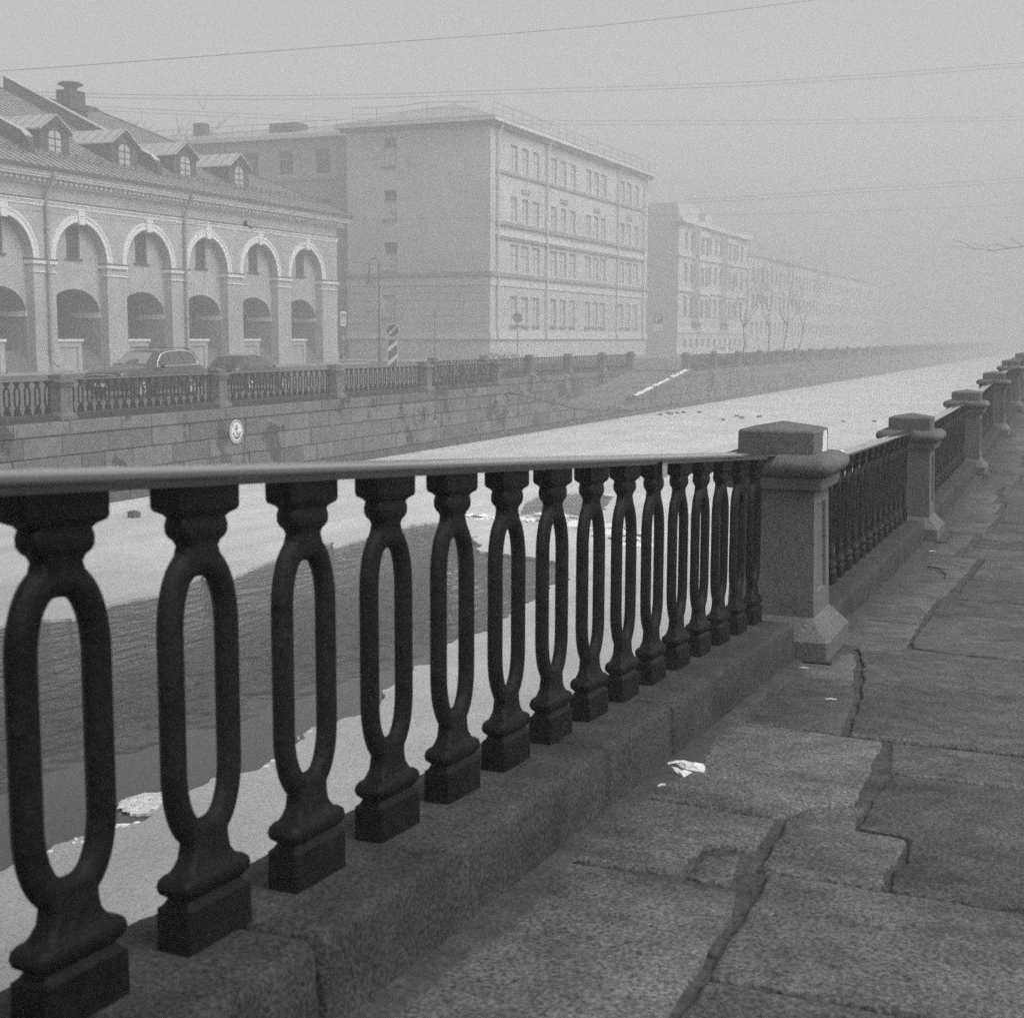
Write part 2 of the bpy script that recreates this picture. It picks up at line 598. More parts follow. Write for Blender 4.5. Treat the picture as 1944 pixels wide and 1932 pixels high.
# land on both sides
mb = MB()
ys = [-75, -30, -9, -5, -2, 2, 7.6, 9, 10.5, 12, 14, 17.5, 21, 24, 28, 34, 40, 50, 60, 200, 640]
for a, b in zip(ys, ys[1:]):
    mb.quad((-1.9, a, gz(a) - .0125), (5.2, a, gz(a) - .0125), (5.2, b, gz(b) - .0125), (-1.9, b, gz(b) - .0125))
tag(mb.build("pavement_bed", DIRT), kind='structure')
mb = MB()
for a, b in zip(ys, ys[1:]):
    mb.quad((5.2, a, gz(a) - .16), (640, a, gz(a) - .16), (640, b, gz(b) - .16), (5.2, b, gz(b) - .16))
    mb.quad((5.2, a, gz(a) - .16), (5.2, a, gz(a) - .01), (5.2, b, gz(b) - .01), (5.2, b, gz(b) - .16))
tag(mb.build("road", ASPH), kind='structure')
mb = MB()
for a, b in zip(ys, ys[1:]):
    mb.quad((-1.92, a, -5.6), (-1.92, b, -5.6), (-1.92, b, gz(b) + .0), (-1.92, a, gz(a) + .0))
tag(mb.build("embankment_wall", QUAY), "granite embankment face below the near railing, mostly out of sight", "quay wall")

STZ = -2.30
mb = MB()
for x0, x1, y0, y1, za, zb in ((-51.3, -27.2, -75, 57.4, -2.14, STZ), (-51.3, -31.2, 57.4, 90, -2.14, STZ), (-51.3, -27.2, 90, 640, -2.14, STZ),
                               (-640, -51.3, -75, 640, -2.14, -2.14)):
    if x1 == -31.2:
        zb = -2.27
    mb.quad((x0, y0, za), (x1, y0, zb), (x1, y1, zb), (x0, y1, za))
mb.quad((-31.2, 88.6, -2.24), (-24.45, 88.6, -2.2), (-24.45, 90, -2.2), (-31.2, 90, -2.24))
tag(mb.build("street", ASPH), kind='structure')
mb = MB()
for x0, x1, y0, y1 in ((-27.2, -24.9, -75, 57.4), (-31.2, -28.95, 57.4, 88.6), (-27.2, -24.9, 90, 640)):
    mb.box(x0, x1, y0, y1, -2.6, -2.2)
mb.box(-53.0, -51.3, 20, 94.6, -2.6, -2.03)
mb.box(-60, -53, 92.75, 94.6, -2.6, -2.03)
mb.box(-100, -42.8, 101.6, 103.6, -2.6, -2.02)
mb.box(-45, -42.8, 103.6, 640, -2.6, -2.02)
tag(mb.build("sidewalk", WALK), kind='structure')
mb = MB()
mb.box(-100, -42.75, 101.45, 101.65, -2.6, -1.985)
mb.box(-42.85, -42.65, 101.65, 300, -2.6, -1.985)
mb.box(-51.35, -51.2, 20, 94.6, -2.6, -2.0)
tag(mb.build("kerb", M("kerb_granite", .3, .8, v1=.2, s1=2)), kind='structure')
mb = MB()
for k in range(40):
    x = -70 + k * .75
    mb.box(x, x + .75, 101.2 - .2 * random.random(), 101.5 + .25 * random.random(), -2.1, -1.98 + .05 * random.random())
tag(mb.build("snow_strip", SNOW), kind='stuff')

# ------------------------------------------------------------------ near pavement slabs
pav = thing("pavement", None, None, (0, 3, gz(3)), kind='structure')


def slab(poly, seed, gap=.010, th=.07, step=.045, amp=.015):
    cx = sum(p[0] for p in poly) / len(poly)
    cy = sum(p[1] for p in poly) / len(poly)
    # shrink by the joint, roughen the edge
    n = len(poly)
    sh = []
    area = sum(poly[i][0] * poly[(i + 1) % n][1] - poly[(i + 1) % n][0] * poly[i][1] for i in range(n))
    sgn = 1 if area > 0 else -1
    for i in range(n):
        p0, p1, p2 = Vector(poly[i - 1]), Vector(poly[i]), Vector(poly[(i + 1) % n])
        e1, e2 = (p1 - p0).normalized(), (p2 - p1).normalized()
        n1, n2 = Vector((-e1.y, e1.x)) * sgn, Vector((-e2.y, e2.x)) * sgn
        m = n1 + n2
        if m.length < .3:
            m = n1
        m.normalize()
        k = gap / max(.5, m.dot(n1))
        sh.append((p1.x + m.x * k, p1.y + m.y * k))
    ed = wobble(sh, step, amp, seed, 4.0)
    dz = random.uniform(-.004, .004)
    tx, ty = random.uniform(-.004, .004), random.uniform(-.003, .003)

    def zt(x, y):
        return gz(y) + dz + tx * (x - cx) + ty * (y - cy)
    r = .012
    rings = []
    for ins, dep in ((0, th), (0, r * 1.3), (r * .45, r * .45), (r * 1.4, 0.0)):
        ring = []
        for x, y in ed:
            d = math.hypot(cx - x, cy - y) or 1
            q = ins * (1 + .8 * nz(x, y, seed, 9))
            xx, yy = x + (cx - x) / d * q, y + (cy - y) / d * q
            ring.append((xx, yy, zt(xx, yy) - dep))
        rings.append(ring)
    mb = MB().loft(rings, False, True)
    mb.build("paving_slab", PAVE, pav, smooth=True, sharp=60)


SL = [
    [(-1.355, 1.55), (-.745, 1.5), (-.735, 2.6), (-.75, 3.0), (-.79, 3.4), (-1.355, 3.42)],
    [(-1.355, 3.43), (-.975, 3.43), (-.97, 3.70), (-.83, 3.74), (-.845, 4.10), (-1.355, 4.13)],
    [(-.945, 3.43), (-.945, 3.655), (-.84, 3.70), (-.81, 3.42)],
    [(-1.365, 4.14), (-.835, 4.12), (-.79, 4.28), (-.655, 4.39), (-.665, 4.7), (-.71, 5.39), (-1.365, 5.46)],
    [(-1.365, 5.475), (-.87, 5.42), (-.93, 6.1), (-.985, 6.51), (-1.365, 6.52)],
    [(-1.365, 6.54), (-1.0, 6.54), (-1.09, 7.2), (-1.16, 7.62), (-1.205, 7.62), (-1.205, 7.11), (-1.365, 7.09)],
    [(-.70, 1.5), (.62, 1.5), (.62, 2.77), (-.70, 2.77)],
    [(-.70, 2.785), (.62, 2.785), (.62, 3.55), (-.735, 3.555)],
    [(-.765, 3.575), (-.43, 3.57), (-.455, 3.73), (-.435, 3.84), (-.445, 4.07), (-.59, 4.09), (-.615, 4.36), (-.755, 4.27), (-.80, 4.11)],
    [(-.43, 3.57), (.62, 3.56), (.62, 4.87), (-.585, 4.88), (-.595, 4.12), (-.445, 4.08), (-.43, 3.84), (-.45, 3.73)],
    [(-.60, 4.90), (.62, 4.89), (.62, 5.40), (-.665, 5.40)],
    [(-.82, 5.43), (.62, 5.42), (.62, 7.77), (-.37, 7.775), (-.9, 7.91), (-1.13, 7.64), (-1.03, 7.2), (-.90, 6.24)],
    [(-1.20, 7.86), (-1.14, 7.66), (-.92, 7.93), (-.95, 8.6), (-.965, 8.95), (-1.385, 9.0), (-1.385, 7.86)],
    [(-1.40, 9.02), (-.97, 8.97), (-.995, 9.8), (-1.0, 10.38), (-1.41, 10.4)],
    [(-.88, 7.93), (-.37, 7.80), (.62, 7.79), (.62, 9.55), (-.93, 9.58), (-.92, 8.6)],
    [(-.94, 9.6), (.62, 9.57), (.62, 10.38), (-.965, 10.4)],
]
for i, p in enumerate(SL):
    if i in (0, 1, 3, 4, 5, 12, 13):
        p = [(x + .013 if x > -1.19 else x, y) for x, y in p]
    elif i in (6, 7, 8, 9, 10, 11, 14, 15):
        p = [(x - .013 if x < (-.7 if i == 8 else -.55) else x, y) for x, y in p]
    slab([(x * .975, y * .975) for x, y in p], i + 1, gap=.0055)


def curbx(y):               # street face of the plinth along the polyline of piers
    return PXL(y) + .2


PIERS = [(-1.40, .20), (-1.542, 7.29), (-1.655, 14.1), (-1.73, 21.2), (-1.825, 28.3), (-1.92, 35.4), (-2.0, 42.5), (-2.0, 49.6),
         (-2.0, 56.7), (-2.0, 63.8), (-2.0, 70.9), (-2.0, 78.0)]


def PXL(y):
    for (x0, y0), (x1, y1) in zip(PIERS, PIERS[1:]):
        if y <= y1:
            return x0 + (x1 - x0) * (y - y0) / (y1 - y0)
    return PIERS[-1][0]


y = 10.15
sid = 40
r2 = random.Random(5)
while y < 46:
    hL = r2.uniform(.7, 1.5)
    sp = -.98 + .1 * math.sin(y * 1.3) + r2.uniform(-.06, .06)
    ya = y
    cut = r2.random() < .35
    yb = y + hL
    edgeL = max(curbx(ya), curbx(yb)) + .015
    for (py0, pz0) in PIERS[2:7]:
        if ya < py0:
            pass
    near = [p for p in PIERS if ya - .35 < p[1] < yb + .35]
    if near:
        edgeL = near[0][0] + .345
    slab([(edgeL, ya), (sp - .03, ya), (sp - .03 + .02, yb - .02), (edgeL, yb - .02)], sid, .012, step=.09)
    if cut:
        m_ = r2.uniform(.3, .7) * hL + ya
        slab([(sp + .02, ya), (.62, ya), (.62, m_ - .01), (sp + .03, m_ - .01)], sid + 1, .012, step=.1)
        slab([(sp + .03, m_ + .01), (.62, m_ + .01), (.62, yb - .02), (sp + .02, yb - .02)], sid + 2, .012, step=.1)
    else:
        slab([(sp + .02, ya), (.62, ya), (.62, yb - .02), (sp + .02, yb - .02)], sid + 2, .012, step=.1)
    sid += 3
    y = yb
for x0, x1 in ((.66, 1.9), (1.94, 3.1)):
    y = -1.0
    while y < 30:
        hL = r2.uniform(.9, 1.6)
        slab([(x0, y), (x1, y), (x1, y + hL - .03), (x0, y + hL - .03)], sid, .012, step=.2)
        sid += 1
        y += hL
for x0, x1 in ((-1.33, -.72), (-.68, .62)):
    y = -1.0
    while y < 1.3:
        slab([(x0, y), (x1, y), (x1, y + 1.2), (x0, y + 1.2)], sid, .012, step=.15)
        sid += 1
        y += 1.24
# far strips of pavement, slabs no longer told apart
mb = MB()
for a, b in zip(ys, ys[1:]):
    if a >= 28:
        aa = max(a, 46.2)
        if b > aa:
            mb.quad((-1.75, aa, gz(aa) - .004), (3.1, aa, gz(aa) - .004), (3.1, b, gz(b) - .004), (-1.75, b, gz(b) - .004))
mb.build("paving_far", PAVE, pav)

# ------------------------------------------------------------------ piers
def pier_proto():
    t = bpy.data.objects.new("granite_pier", None)
    COL.objects.link(t)
    b = MB()
    prof = [(.012, .315, .02), (.02, .32, .02), (.118, .32, .02), (.13, .31, .02), (.215, .235, .02), (.226, .226, .02)]
    b.loft([[(x, yy, z) for x, yy in rrect(h, h, r)] for z, h, r in prof])
    b.build("base", GRAN, t, local=True, smooth=True, sharp=25)
    s = MB()
    z0, z1, h0, h1 = .222, .884, .224, .204

    def sq(z):
        k = (z - z0) / (z1 - z0)
        return h0 + (h1 - h0) * k
    c0 = [(-h0, -h0, z0), (h0, -h0, z0), (h0, h0, z0), (-h0, h0, z0)]
    c1 = [(-h1, -h1, z1), (h1, -h1, z1), (h1, h1, z1), (-h1, h1, z1)]
    s.add(c0 + c1, [(0, 1, 5, 4), (2, 3, 7, 6), (3, 0, 4, 7), (4, 5, 6, 7)])
    za, zb = .34, .80                     # sunk panel on the street side
    ia, ib = sq(za), sq(zb)
    out = [c0[1], c0[2], c1[2], c1[1]]
    inn = [(ia, -ia * .55, za), (ia, ia * .55, za), (ib, ib * .55, zb), (ib, -ib * .55, zb)]
    dee = [(x - .016, yy * .97, z + (.005 if z == za else -.005)) for x, yy, z in inn]
    s.add(out + inn + dee, [(0, 1, 5, 4), (1, 2, 6, 5), (2, 3, 7, 6), (3, 0, 4, 7), (4, 5, 9, 8), (5, 6, 10, 9), (6, 7, 11, 10), (7, 4, 8, 11), (8, 9, 10, 11)])
    s.build("shaft", GRAN, t, local=True)
    k = MB()
    prof = [(.878, .236, .02), (.884, .25, .02), (.938, .262, .02), (.946, .25, .03), (.952, .262, .05), (.962, .287, .07), (.98, .304, .085),
            (1.0, .31, .09), (1.02, .306, .085), (1.04, .29, .075), (1.053, .266, .06), (1.057, .235, .05)]
    k.loft([[(x, yy, z) for x, yy in rrect(h, h, r, 6)] for z, h, r in prof])
    k.build("capital", GRAN, t, local=True, smooth=True, sharp=38)
    c = MB()
    rg = [[(x, yy, z) for x, yy in rrect(h, h, r)] for z, h, r in ((1.05, .197, .012), (1.168, .197, .012), (1.178, .19, .012))]
    c.loft(rg + [[(x * .05, yy * .05, 1.215) for x, yy in rrect(.19, .19, .012)]])
    c.build("top_block", GRAN, t, local=True, smooth=True, sharp=25)
    return t


pier0 = pier_proto()
used = []


def put_pier(x, y, z, label, group):
    o = pier0 if not used else copy_tree(pier0)
    used.append(1)
    o.location = (x, y, z + H)
    WLOC[o.name] = Vector(o.location)
    tag(o, label, "pier", group)
    return o


GN = "granite piers along the near pavement railing"
pl = ["stout granite pier at the near left end of the closest railing",
      "nearest stout granite pier, with white paint flaking on its top block"]
for i in range(2, len(PIERS)):
    pl.append("granite pier beside the paved walk, %s beyond the one with white paint" % ORD[i - 2])
near_p = [put_pier(x + (.04 if i == 1 else 0), yy, gz(yy) + .0, pl[i], GN) for i, (x, yy) in enumerate(PIERS)]
# white paint on the nearest pier
p1 = near_p[1]
mb = MB()
pts = wobble([(.02, 1.06), (.155, 1.055), (.165, 1.10), (.15, 1.165), (.06, 1.168), (.03, 1.13), (.035, 1.09)], .015, .006, 4, 40)
mb.px(pts, .1972, .1985)
mb.build("paint_patch", SIGNW, p1, local=True)
mb = MB()
mb.prism([(-.03, 0), (.03, .005), (.025, .05), (-.02, .045)], lambda p, t: (.262 + p[1] * .55 + t * .4, .22 + p[0], 1.0545 - p[1] * .42 + t), 0, .002)
mb.build("paint_patch", SIGNW, p1, local=True)


# ------------------------------------------------------------------ cast-iron balustrade
BH = .83


def baluster_mb(slope, hi=True):
    mb = MB()
    n = 4 if hi else 2
    lower = [(0, .101, .035, .005), (.082, .101, .035, .008), (.087, .092, .030, .01), (.098, .084, .025, .01), (.103, .090, .029, .012),
             (.111, .103, .034, .016), (.123, .108, .036, .018), (.135, .104, .034, .016), (.142, .094, .030, .014), (.1445, .080, .026, .012), (.152, .071, .024, .012), (.168, .060, .021, .012),
             (.190, .055, .020, .011), (.205, .056, .019, .011), (.222, .066, .017, .010)]
    upper = [(.722, .066, .017, .010), (.742, .052, .018, .010), (.760, .046, .018, .011), (.770, .052, .020, .012), (.776, .063, .022, .014),
             (.786, .071, .024, .016), (.801, .072, .024, .016), (.813, .066, .022, .012), (.819, .072, .024, .010), (.826, .092, .028, .008),
             (.833, .096, .029, .006), (.885, .096, .029, .005)]
    if not hi:
        lower = [lower[i] for i in (0, 1, 3, 5, 6, 7, 9, 12, 14)]
        upper = [upper[i] for i in (0, 2, 4, 5, 6, 8, 9, 11)]
    for prof in (lower, upper):
        mb.loft([[(xx, yy, z) for xx, yy in rrect(hx, hw, r, n)] for z, hw, hx, r in prof])
    # the slotted ring: a rounded rod swept round a long oval
    pts = []
    a = .0855
    z0, z1, eh = .338, .602, .13
    ne = 11 if hi else 5
    for k in range(ne * 2 + 1):
        t = PI * k / (ne * 2)
        pts.append((0, a * math.copysign(abs(math.cos(t)) ** .78, math.cos(t)), z1 + eh * math.sin(t)))
    for k in (1, 2):
        pts.append((0, -a, z1 + (z0 - z1) * k / 3))
    for k in range(ne * 2 + 1):
        t = PI * k / (ne * 2)
        pts.append((0, -a * math.copysign(abs(math.cos(t)) ** .78, math.cos(t)), z0 - eh * math.sin(t)))
    for k in (1, 2):
        pts.append((0, a, z0 + (z1 - z0) * k / 3))
    mb.tube(pts, .0185, 12 if hi else 6, closed=True, r2=.0305, ref=(1, 0, 0))
    k = .83 / .885
    mb.v = [(x, yy, z * k + slope * yy) for x, yy, z in mb.v]
    return mb


BM = {}


def baluster_mesh(slope, hi):
    k = (round(slope, 3), hi)
    if k not in BM:
        BM[k] = baluster_mb(k[0], hi).mesh("baluster", IRON, True, 42)
    return BM[k]


def plinth_mb(y0, y1, slope, h, seed, rough=True, hx=.195):
    mb = MB()
    L = y1 - y0
    n = max(4, int(L / .07)) if rough else 3
    rings = []
    sec = [(hx, -.12), (hx, -.02), (hx, .04), (hx, .09), (hx - .002, h - .026), (hx - .008, h - .009), (hx - .020, h - .002), (hx - .06, h), (hx - .16, h),
           (hx - .24, h), (-hx + .08, h), (-hx + .03, h - .006), (-hx, h - .04), (-hx, -.12)]
    if not rough:
        sec = [(hx, -.12), (hx, h - .03), (hx - .03, h), (-hx + .03, h), (-hx, h - .03), (-hx, -.12)]
    ends = ([0, .008, .02, .05] + [.05 + (L - .1) * k / n for k in range(1, n)] + [L - .05, L - .02, L - .008, L]) if rough else [0, .02, L - .02, L]
    for e in ends:
        d = min(e, L - e)
        sh = 0 if d > .045 else (.02 if d < .004 else (.009 if d < .015 else .003))
        ring = []
        for i, (x, z) in enumerate(sec):
            xx = x - math.copysign(sh, x)
            zz = z - (sh if z > .1 else 0)
            if rough:
                a = .0055 if x > hx - .09 else .003
                xx += a * (nz(x, y0 + e, z, 7, seed) + .6 * nz(x, y0 + e, z, 19, seed)) * (1 if x > 0 else .4)
                if z > .1:
                    zz += a * .9 * (nz(x, y0 + e, z, 8, seed + 3) + .5 * nz(x, y0 + e, z, 23, seed)) - (.008 if .03 < hx - x < .05 else 0) * abs(nz(0, y0 + e, 0, 11, seed))
            ring.append((xx, y0 + e, zz + slope * (y0 + e)))
        rings.append(ring)
    mb.loft(rings)
    return mb


PM = {}


def rail_mb(y0, y1, slope, z):
    mb = MB()
    sec = [(.050, 0), (.056, .002), (.057, .010), (.0545, .015), (.048, .018), (.025, .0225), (.0, .024), (-.025, .0225), (-.048, .018), (-.0545, .015), (-.057, .010), (-.056, .002), (-.050, 0)]
    mb.loft([[(x, yy, z + zz + slope * yy) for x, zz in sec] for yy in (y0, y0 * .5 + y1 * .5, y1)])
    mb.box(-.032, .032, y0, y1, z - .012, z + .002)
    k = len(mb.v) - 8
    mb.v = mb.v[:k] + [(x, yy, zz + slope * yy) for x, yy, zz in mb.v[k:]]
    return mb


def railing(pa, pb, za, zb, label, group, hi=1, stones=None, phase=None):
    """pa,pb pier centres; za,zb ground heights there; hi: 2 near / 1 far instances / 0 joined"""
    dx, dy = pb[0] - pa[0], pb[1] - pa[1]
    L = math.hypot(dx, dy)
    rz = -math.atan2(dx, dy)
    slope = (zb - za) / L
    mx, my, mz = (pa[0] + pb[0]) / 2, (pa[1] + pb[1]) / 2, (za + zb) / 2
    t = thing("iron_railing", label, "railing", (mx, my, mz), group, rz)
    h = .20
    key = (round(L, 1), round(slope, 3))
    if hi == 2:
        cuts = stones or [-L / 2 + .345, -.2, L / 2 - .345]
        for i, (a, b) in enumerate(zip(cuts, cuts[1:])):
            plinth_mb(a + .007, b - .007, slope, h, int(my) + i).build("plinth_stone", CURB, t, local=True, smooth=True, sharp=50)
    else:
        kk = ('p',) + key
        if kk not in PM:
            PM[kk] = [plinth_mb(a, b, key[1], h, 0, False).mesh("plinth_stone", CURB, True, 30) for a, b in
                      ((-L / 2 + .345, -L / 6 - .004), (-L / 6 + .004, L / 6 - .004), (L / 6 + .004, L / 2 - .345))]
        for me in PM[kk]:
            inst("plinth_stone", me, t)
    e = .2
    kk = ('r',) + key
    if kk not in PM:
        PM[kk] = rail_mb(-L / 2 + e, L / 2 - e, slope if hi == 2 else key[1], h + BH).mesh("handrail", RAILP, True, 35)
    inst("handrail", PM[kk], t)
    sp = .366 if phase is not None else .3625
    ylist = []
    if phase is not None:
        k = 0
        y0 = phase - my
        while y0 - sp > -L / 2 + .34:
            y0 -= sp
        while y0 < L / 2 - .44:
            ylist.append(y0)
            y0 += sp
    else:
        n = int((L - .72) / sp) + 1
        ylist = [(i - (n - 1) / 2) * sp for i in range(n)]
    out = []
    if hi:
        me = baluster_mesh(slope, hi == 2)
        for yy in ylist:
            out.append(inst("baluster", me, t, (0, yy, h + slope * yy)))
    else:
        kk = ('b',) + key
        if kk not in PM:
            mb = MB()
            for yy in ylist:
                s = baluster_mb(key[1], False)
                mb.add([(x, y_ + yy, z + h + key[1] * yy) for x, y_, z in s.v], s.f)
            PM[kk] = mb.mesh("baluster_row", IRON, True, 42)
        o = inst("baluster_row", PM[kk], t)
        o['kind'] = 'stuff'
    return t, out


GR = "iron railings along the near pavement"
lab = ["near black iron railing of slotted balusters filling the left foreground",
       "black iron railing between the paint-flecked pier and the next one"]
for i in range(2, len(PIERS) - 1):
    lab.append("black iron railing beside the paved walk, %s bay beyond the paint-flecked pier" % ORD[i - 1])
RZ = [0.0, 0.0, -.0]
for i in range(len(PIERS) - 1):
    a, b = PIERS[i], PIERS[i + 1]
    za, zb = gz(a[1]), gz(b[1])
    if i == 1:
        za, zb = -1.765, -1.945
    st = None
    if i == 0:
        my = (a[1] + b[1]) / 2
        st = [s - my for s in (.56, 2.1, 3.82, 4.56, 6.93)]
    elif i < 3:
        L = b[1] - a[1]
        st = [-L / 2 + .345, -L / 2 + 1.6, -.3, .9, L / 2 - .345]
    t, bl = railing(a, b, za, zb, lab[i], GR, 2 if i < 3 else 1, st, 2.745 if i == 0 else None)
    if i == 0:
        for o in bl:                      # paper sticker on one cap
            yw = o.location.y + (a[1] + b[1]) / 2
            if abs(yw - (2.745 + 6 * .366)) < .1:
                mb = MB().box(.0415, .0425, -.035, .03, BH - .062, BH - .004)
                for k in range(3):
                    mb.box(.0425, .0428, -.025 + .018 * k, -.015 + .018 * k, BH - .05, BH - .018)
                s = mb.build("sticker", M("faded_sticker", .3, .7, v1=.4, s1=60), o, local=True)
                s['label'] = "faded paper sticker"

# ------------------------------------------------------------------ far quay: wall, railings, slipway
XF = -24.4
CZ = -2.21                      # top of the coping


def stone(mb, poly, x, d, c=.022):
    """one block: poly in (y,z), front at x+d, chamfered arris"""
    n = len(poly)
    cy = sum(p[0] for p in poly) / n
    cz = sum(p[1] for p in poly) / n
    def ins(k):
        out = []
        for yy, z in poly:
            out.append((yy + math.copysign(min(k, abs(cy - yy)), cy - yy), z + math.copysign(min(k, abs(cz - z)), cz - z)))
        return out
    g = ins(.014)
    f = ins(.014 + c)
    rings = [[(x - .25, yy, z) for yy, z in g], [(x + d - c * .7, yy, z) for yy, z in g], [(x + d, yy, z) for yy, z in f]]
    mb.loft(rings, False, True)


qw = thing("granite_quay_wall", "far granite quay wall of coursed blocks left of the slipway", "quay wall", (XF, 45, -4.6))
COURSES = [(-2.57, CZ, 1.9), (-3.11, -2.57, 1.45), (-3.67, -3.11, 1.35), (-4.22, -3.67, 1.25)]
rq = random.Random(3)
MB().box(XF - .5, XF - .03, 20, 57.9, -5.4, CZ - .02).build("wall_core", MORTAR, qw)
for ci, (z0, z1, ln) in enumerate(COURSES):
    y = 21.5 + ci * .37
    while y < 57.8:
        L = ln * rq.uniform(.65, 1.35)
        y1 = y + L
        if y1 > 57.4:
            y1 = 57.82
        mb = MB()
        stone(mb, [(y, z0), (y1, z0), (y1, z1), (y, z1)], XF, (.05 if ci == 0 else rq.uniform(-.012, .022)), .022)
        mb.build("stone_block", QUAY, qw)
        y = y1
y = 20.5
while y < 57.8:
    y1 = min(y + rq.uniform(1.2, 2.2), 57.85)
    mb = MB()
    stone(mb, [(y, -5.2), (y1, -5.2), (y1, -4.22), (y, -4.22)], XF, .07, .03)
    mb.build("footing_stone", QUAYW, qw)
    y = y1
# drains
for (yy, zz, lb) in ((39.05, -2.98, "dark drain hole with a damp streak beside the no-anchoring sign"),
                     (50.4, -3.25, "dark drain hole in the quay wall below a railing pier")):
    mb = MB()
    mb.tube([(XF - .1, yy, zz), (XF + .05, yy, zz)], .09, 12)
    o = mb.build("drain_pipe", BLACKM, smooth=True)
    tag(o, lb, "drain", "drain pipes in the far quay wall")

# slipway: floor, inner wall, sloping parapets
def cop(y):
    P = [(57.8, -2.28), (68, -3.58), (71.5, -3.75), (76.3, -3.92), (76.5, -3.50), (88.2, -2.15), (90, -2.15)]
    for (a, za), (b, zb) in zip(P, P[1:]):
        if y <= b:
            return za + (zb - za) * max(0, (y - a)) / (b - a)
    return P[-1][1]


sw = thing("slipway_wall", "sloping granite parapet dipping towards the ice at the slipway", "quay wall", (XF, 72, -4.6))
mb = MB()
yy = [57.9 + k * .5 for k in range(62)]
for a, b in zip(yy, yy[1:]):
    mb.quad((XF - .04, a, -5.4), (XF - .04, b, -5.4), (XF - .04, b, cop(b) - .1), (XF - .04, a, cop(a) - .1))
    mb.quad((XF - .5, a, -5.4), (XF - .5, b, -5.4), (XF - .5, b, cop(b) - .1), (XF - .5, a, cop(a) - .1))
mb.build("wall_core", MORTAR, sw)
for ci, (z0, z1, ln) in enumerate(COURSES[1:] + [(-5.2, -4.22, 1.6)]):
    y = 57.9
    while y < 88.3:
        y1 = min(y + ln * rq.uniform(.8, 1.5), 88.35)
        a1, b1 = min(z1, cop(y + .02) - .2), min(z1, cop(y1 - .02) - .2)
        if max(a1, b1) > z0 + .06:
            poly = [(y, z0), (y1, z0), (y1, max(b1, z0 + .01)), (y, max(a1, z0 + .01))]
            mb = MB()
            stone(mb, poly, XF, .07 if z0 < -5 else rq.uniform(-.01, .02), .022)
            mb.build("footing_stone" if z0 < -5 else "stone_block", QUAYW if z0 < -5 else QUAY, sw)
        y = y1
cy = [57.9, 60.4, 63, 65.5, 68, 71.5, 74, 76.3, 76.5, 79, 82, 85, 88.3]
for a, b in zip(cy, cy[1:]):
    mb = MB()
    za, zb = cop(a + .01), cop(b - .01)
    mb.loft([[(XF + .05, yy, z - .2), (XF + .06, yy, z - .04), (XF + .03, yy, z), (XF - .5, yy, z), (XF - .52, yy, z - .04), (XF - .52, yy, z - .2)]
             for yy, z in ((a + .006, za), (b - .006, zb))])
    mb.build("coping_stone", QUAY, sw)
mb = MB()
for k in range(26):                                  # snow lying on the right-hand coping
    a = 77.3 + k * .42
    if k in (8, 16, 17):
        continue
    b = a + .43
    w0, w1 = random.uniform(.12, .36), random.uniform(.12, .36)
    mb.add([(XF - .03 - .1 * random.random(), a, cop(a) + .004), (XF - .03, b, cop(b) + .004), (XF - .05 - w1, b, cop(b) + .05), (XF - .05 - w0, a, cop(a) + .05)], [(0, 1, 2, 3)])
tag(mb.build("snow_patch", SNOW), kind='stuff')


def rampz(y):
    return -3.98 if y < 75.5 else (-3.98 + (y - 75.5) * (1.76 / 13.3) if y < 88.8 else -2.22)


mb = MB()
rows = [57.9 + k * .62 for k in range(51)]
for k, (a, b) in enumerate(zip(rows, rows[1:])):
    xs_ = [-28.6, -27.5, -26.2, -24.9]
    for x0, x1 in zip(xs_, xs_[1:]):
        d = random.uniform(-.012, .012)
        mb.quad((x0 + .01, a + .01, rampz(a) + d), (x1 - .01, a + .01, rampz(a) + d), (x1 - .01, b - .01, rampz(b) + d), (x0 + .01, b - .01, rampz(b) + d))
o = mb.build("slipway", RAMP)
tag(o, kind='structure')
mb = MB()
for a, b in zip(rows, rows[1:]):
    mb.quad((-28.7, a, rampz(a) - .05), (-24.8, a, rampz(a) - .05), (-24.8, b, rampz(b) - .05), (-28.7, b, rampz(b) - .05))
tag(mb.build("slipway_bed", MORTAR), kind='structure')
iw = thing("slipway_inner_wall", "set-back granite retaining wall under the railing behind the slipway", "quay wall", (-28.6, 73, -4))
MB().box(-29.0, -28.66, 57.6, 88.8, -4.4, -2.24).build("wall_core", MORTAR, iw)
MB().box(-29.0, -24.4, 57.45, 57.88, -4.4, -2.24).build("return_wall", QUAY, iw)
for (z0, z1, ln) in ((-2.55, -2.2, 2.0), (-3.1, -2.55, 1.5), (-3.65, -3.1, 1.5), (-4.2, -3.65, 1.5)):
    y = 57.9 + z0 * .2 + .8
    while y < 88.6:
        y1 = min(y + ln * rq.uniform(.8, 1.4), 88.7)
        if z1 > rampz(y):
            mb = MB()
            stone(mb, [(y, z0), (y1, z0), (y1, z1), (y, z1)], -28.62, .05 if z1 > -2.3 else rq.uniform(-.01, .015))
            mb.build("stone_block", QUAY, iw)
        y = y1

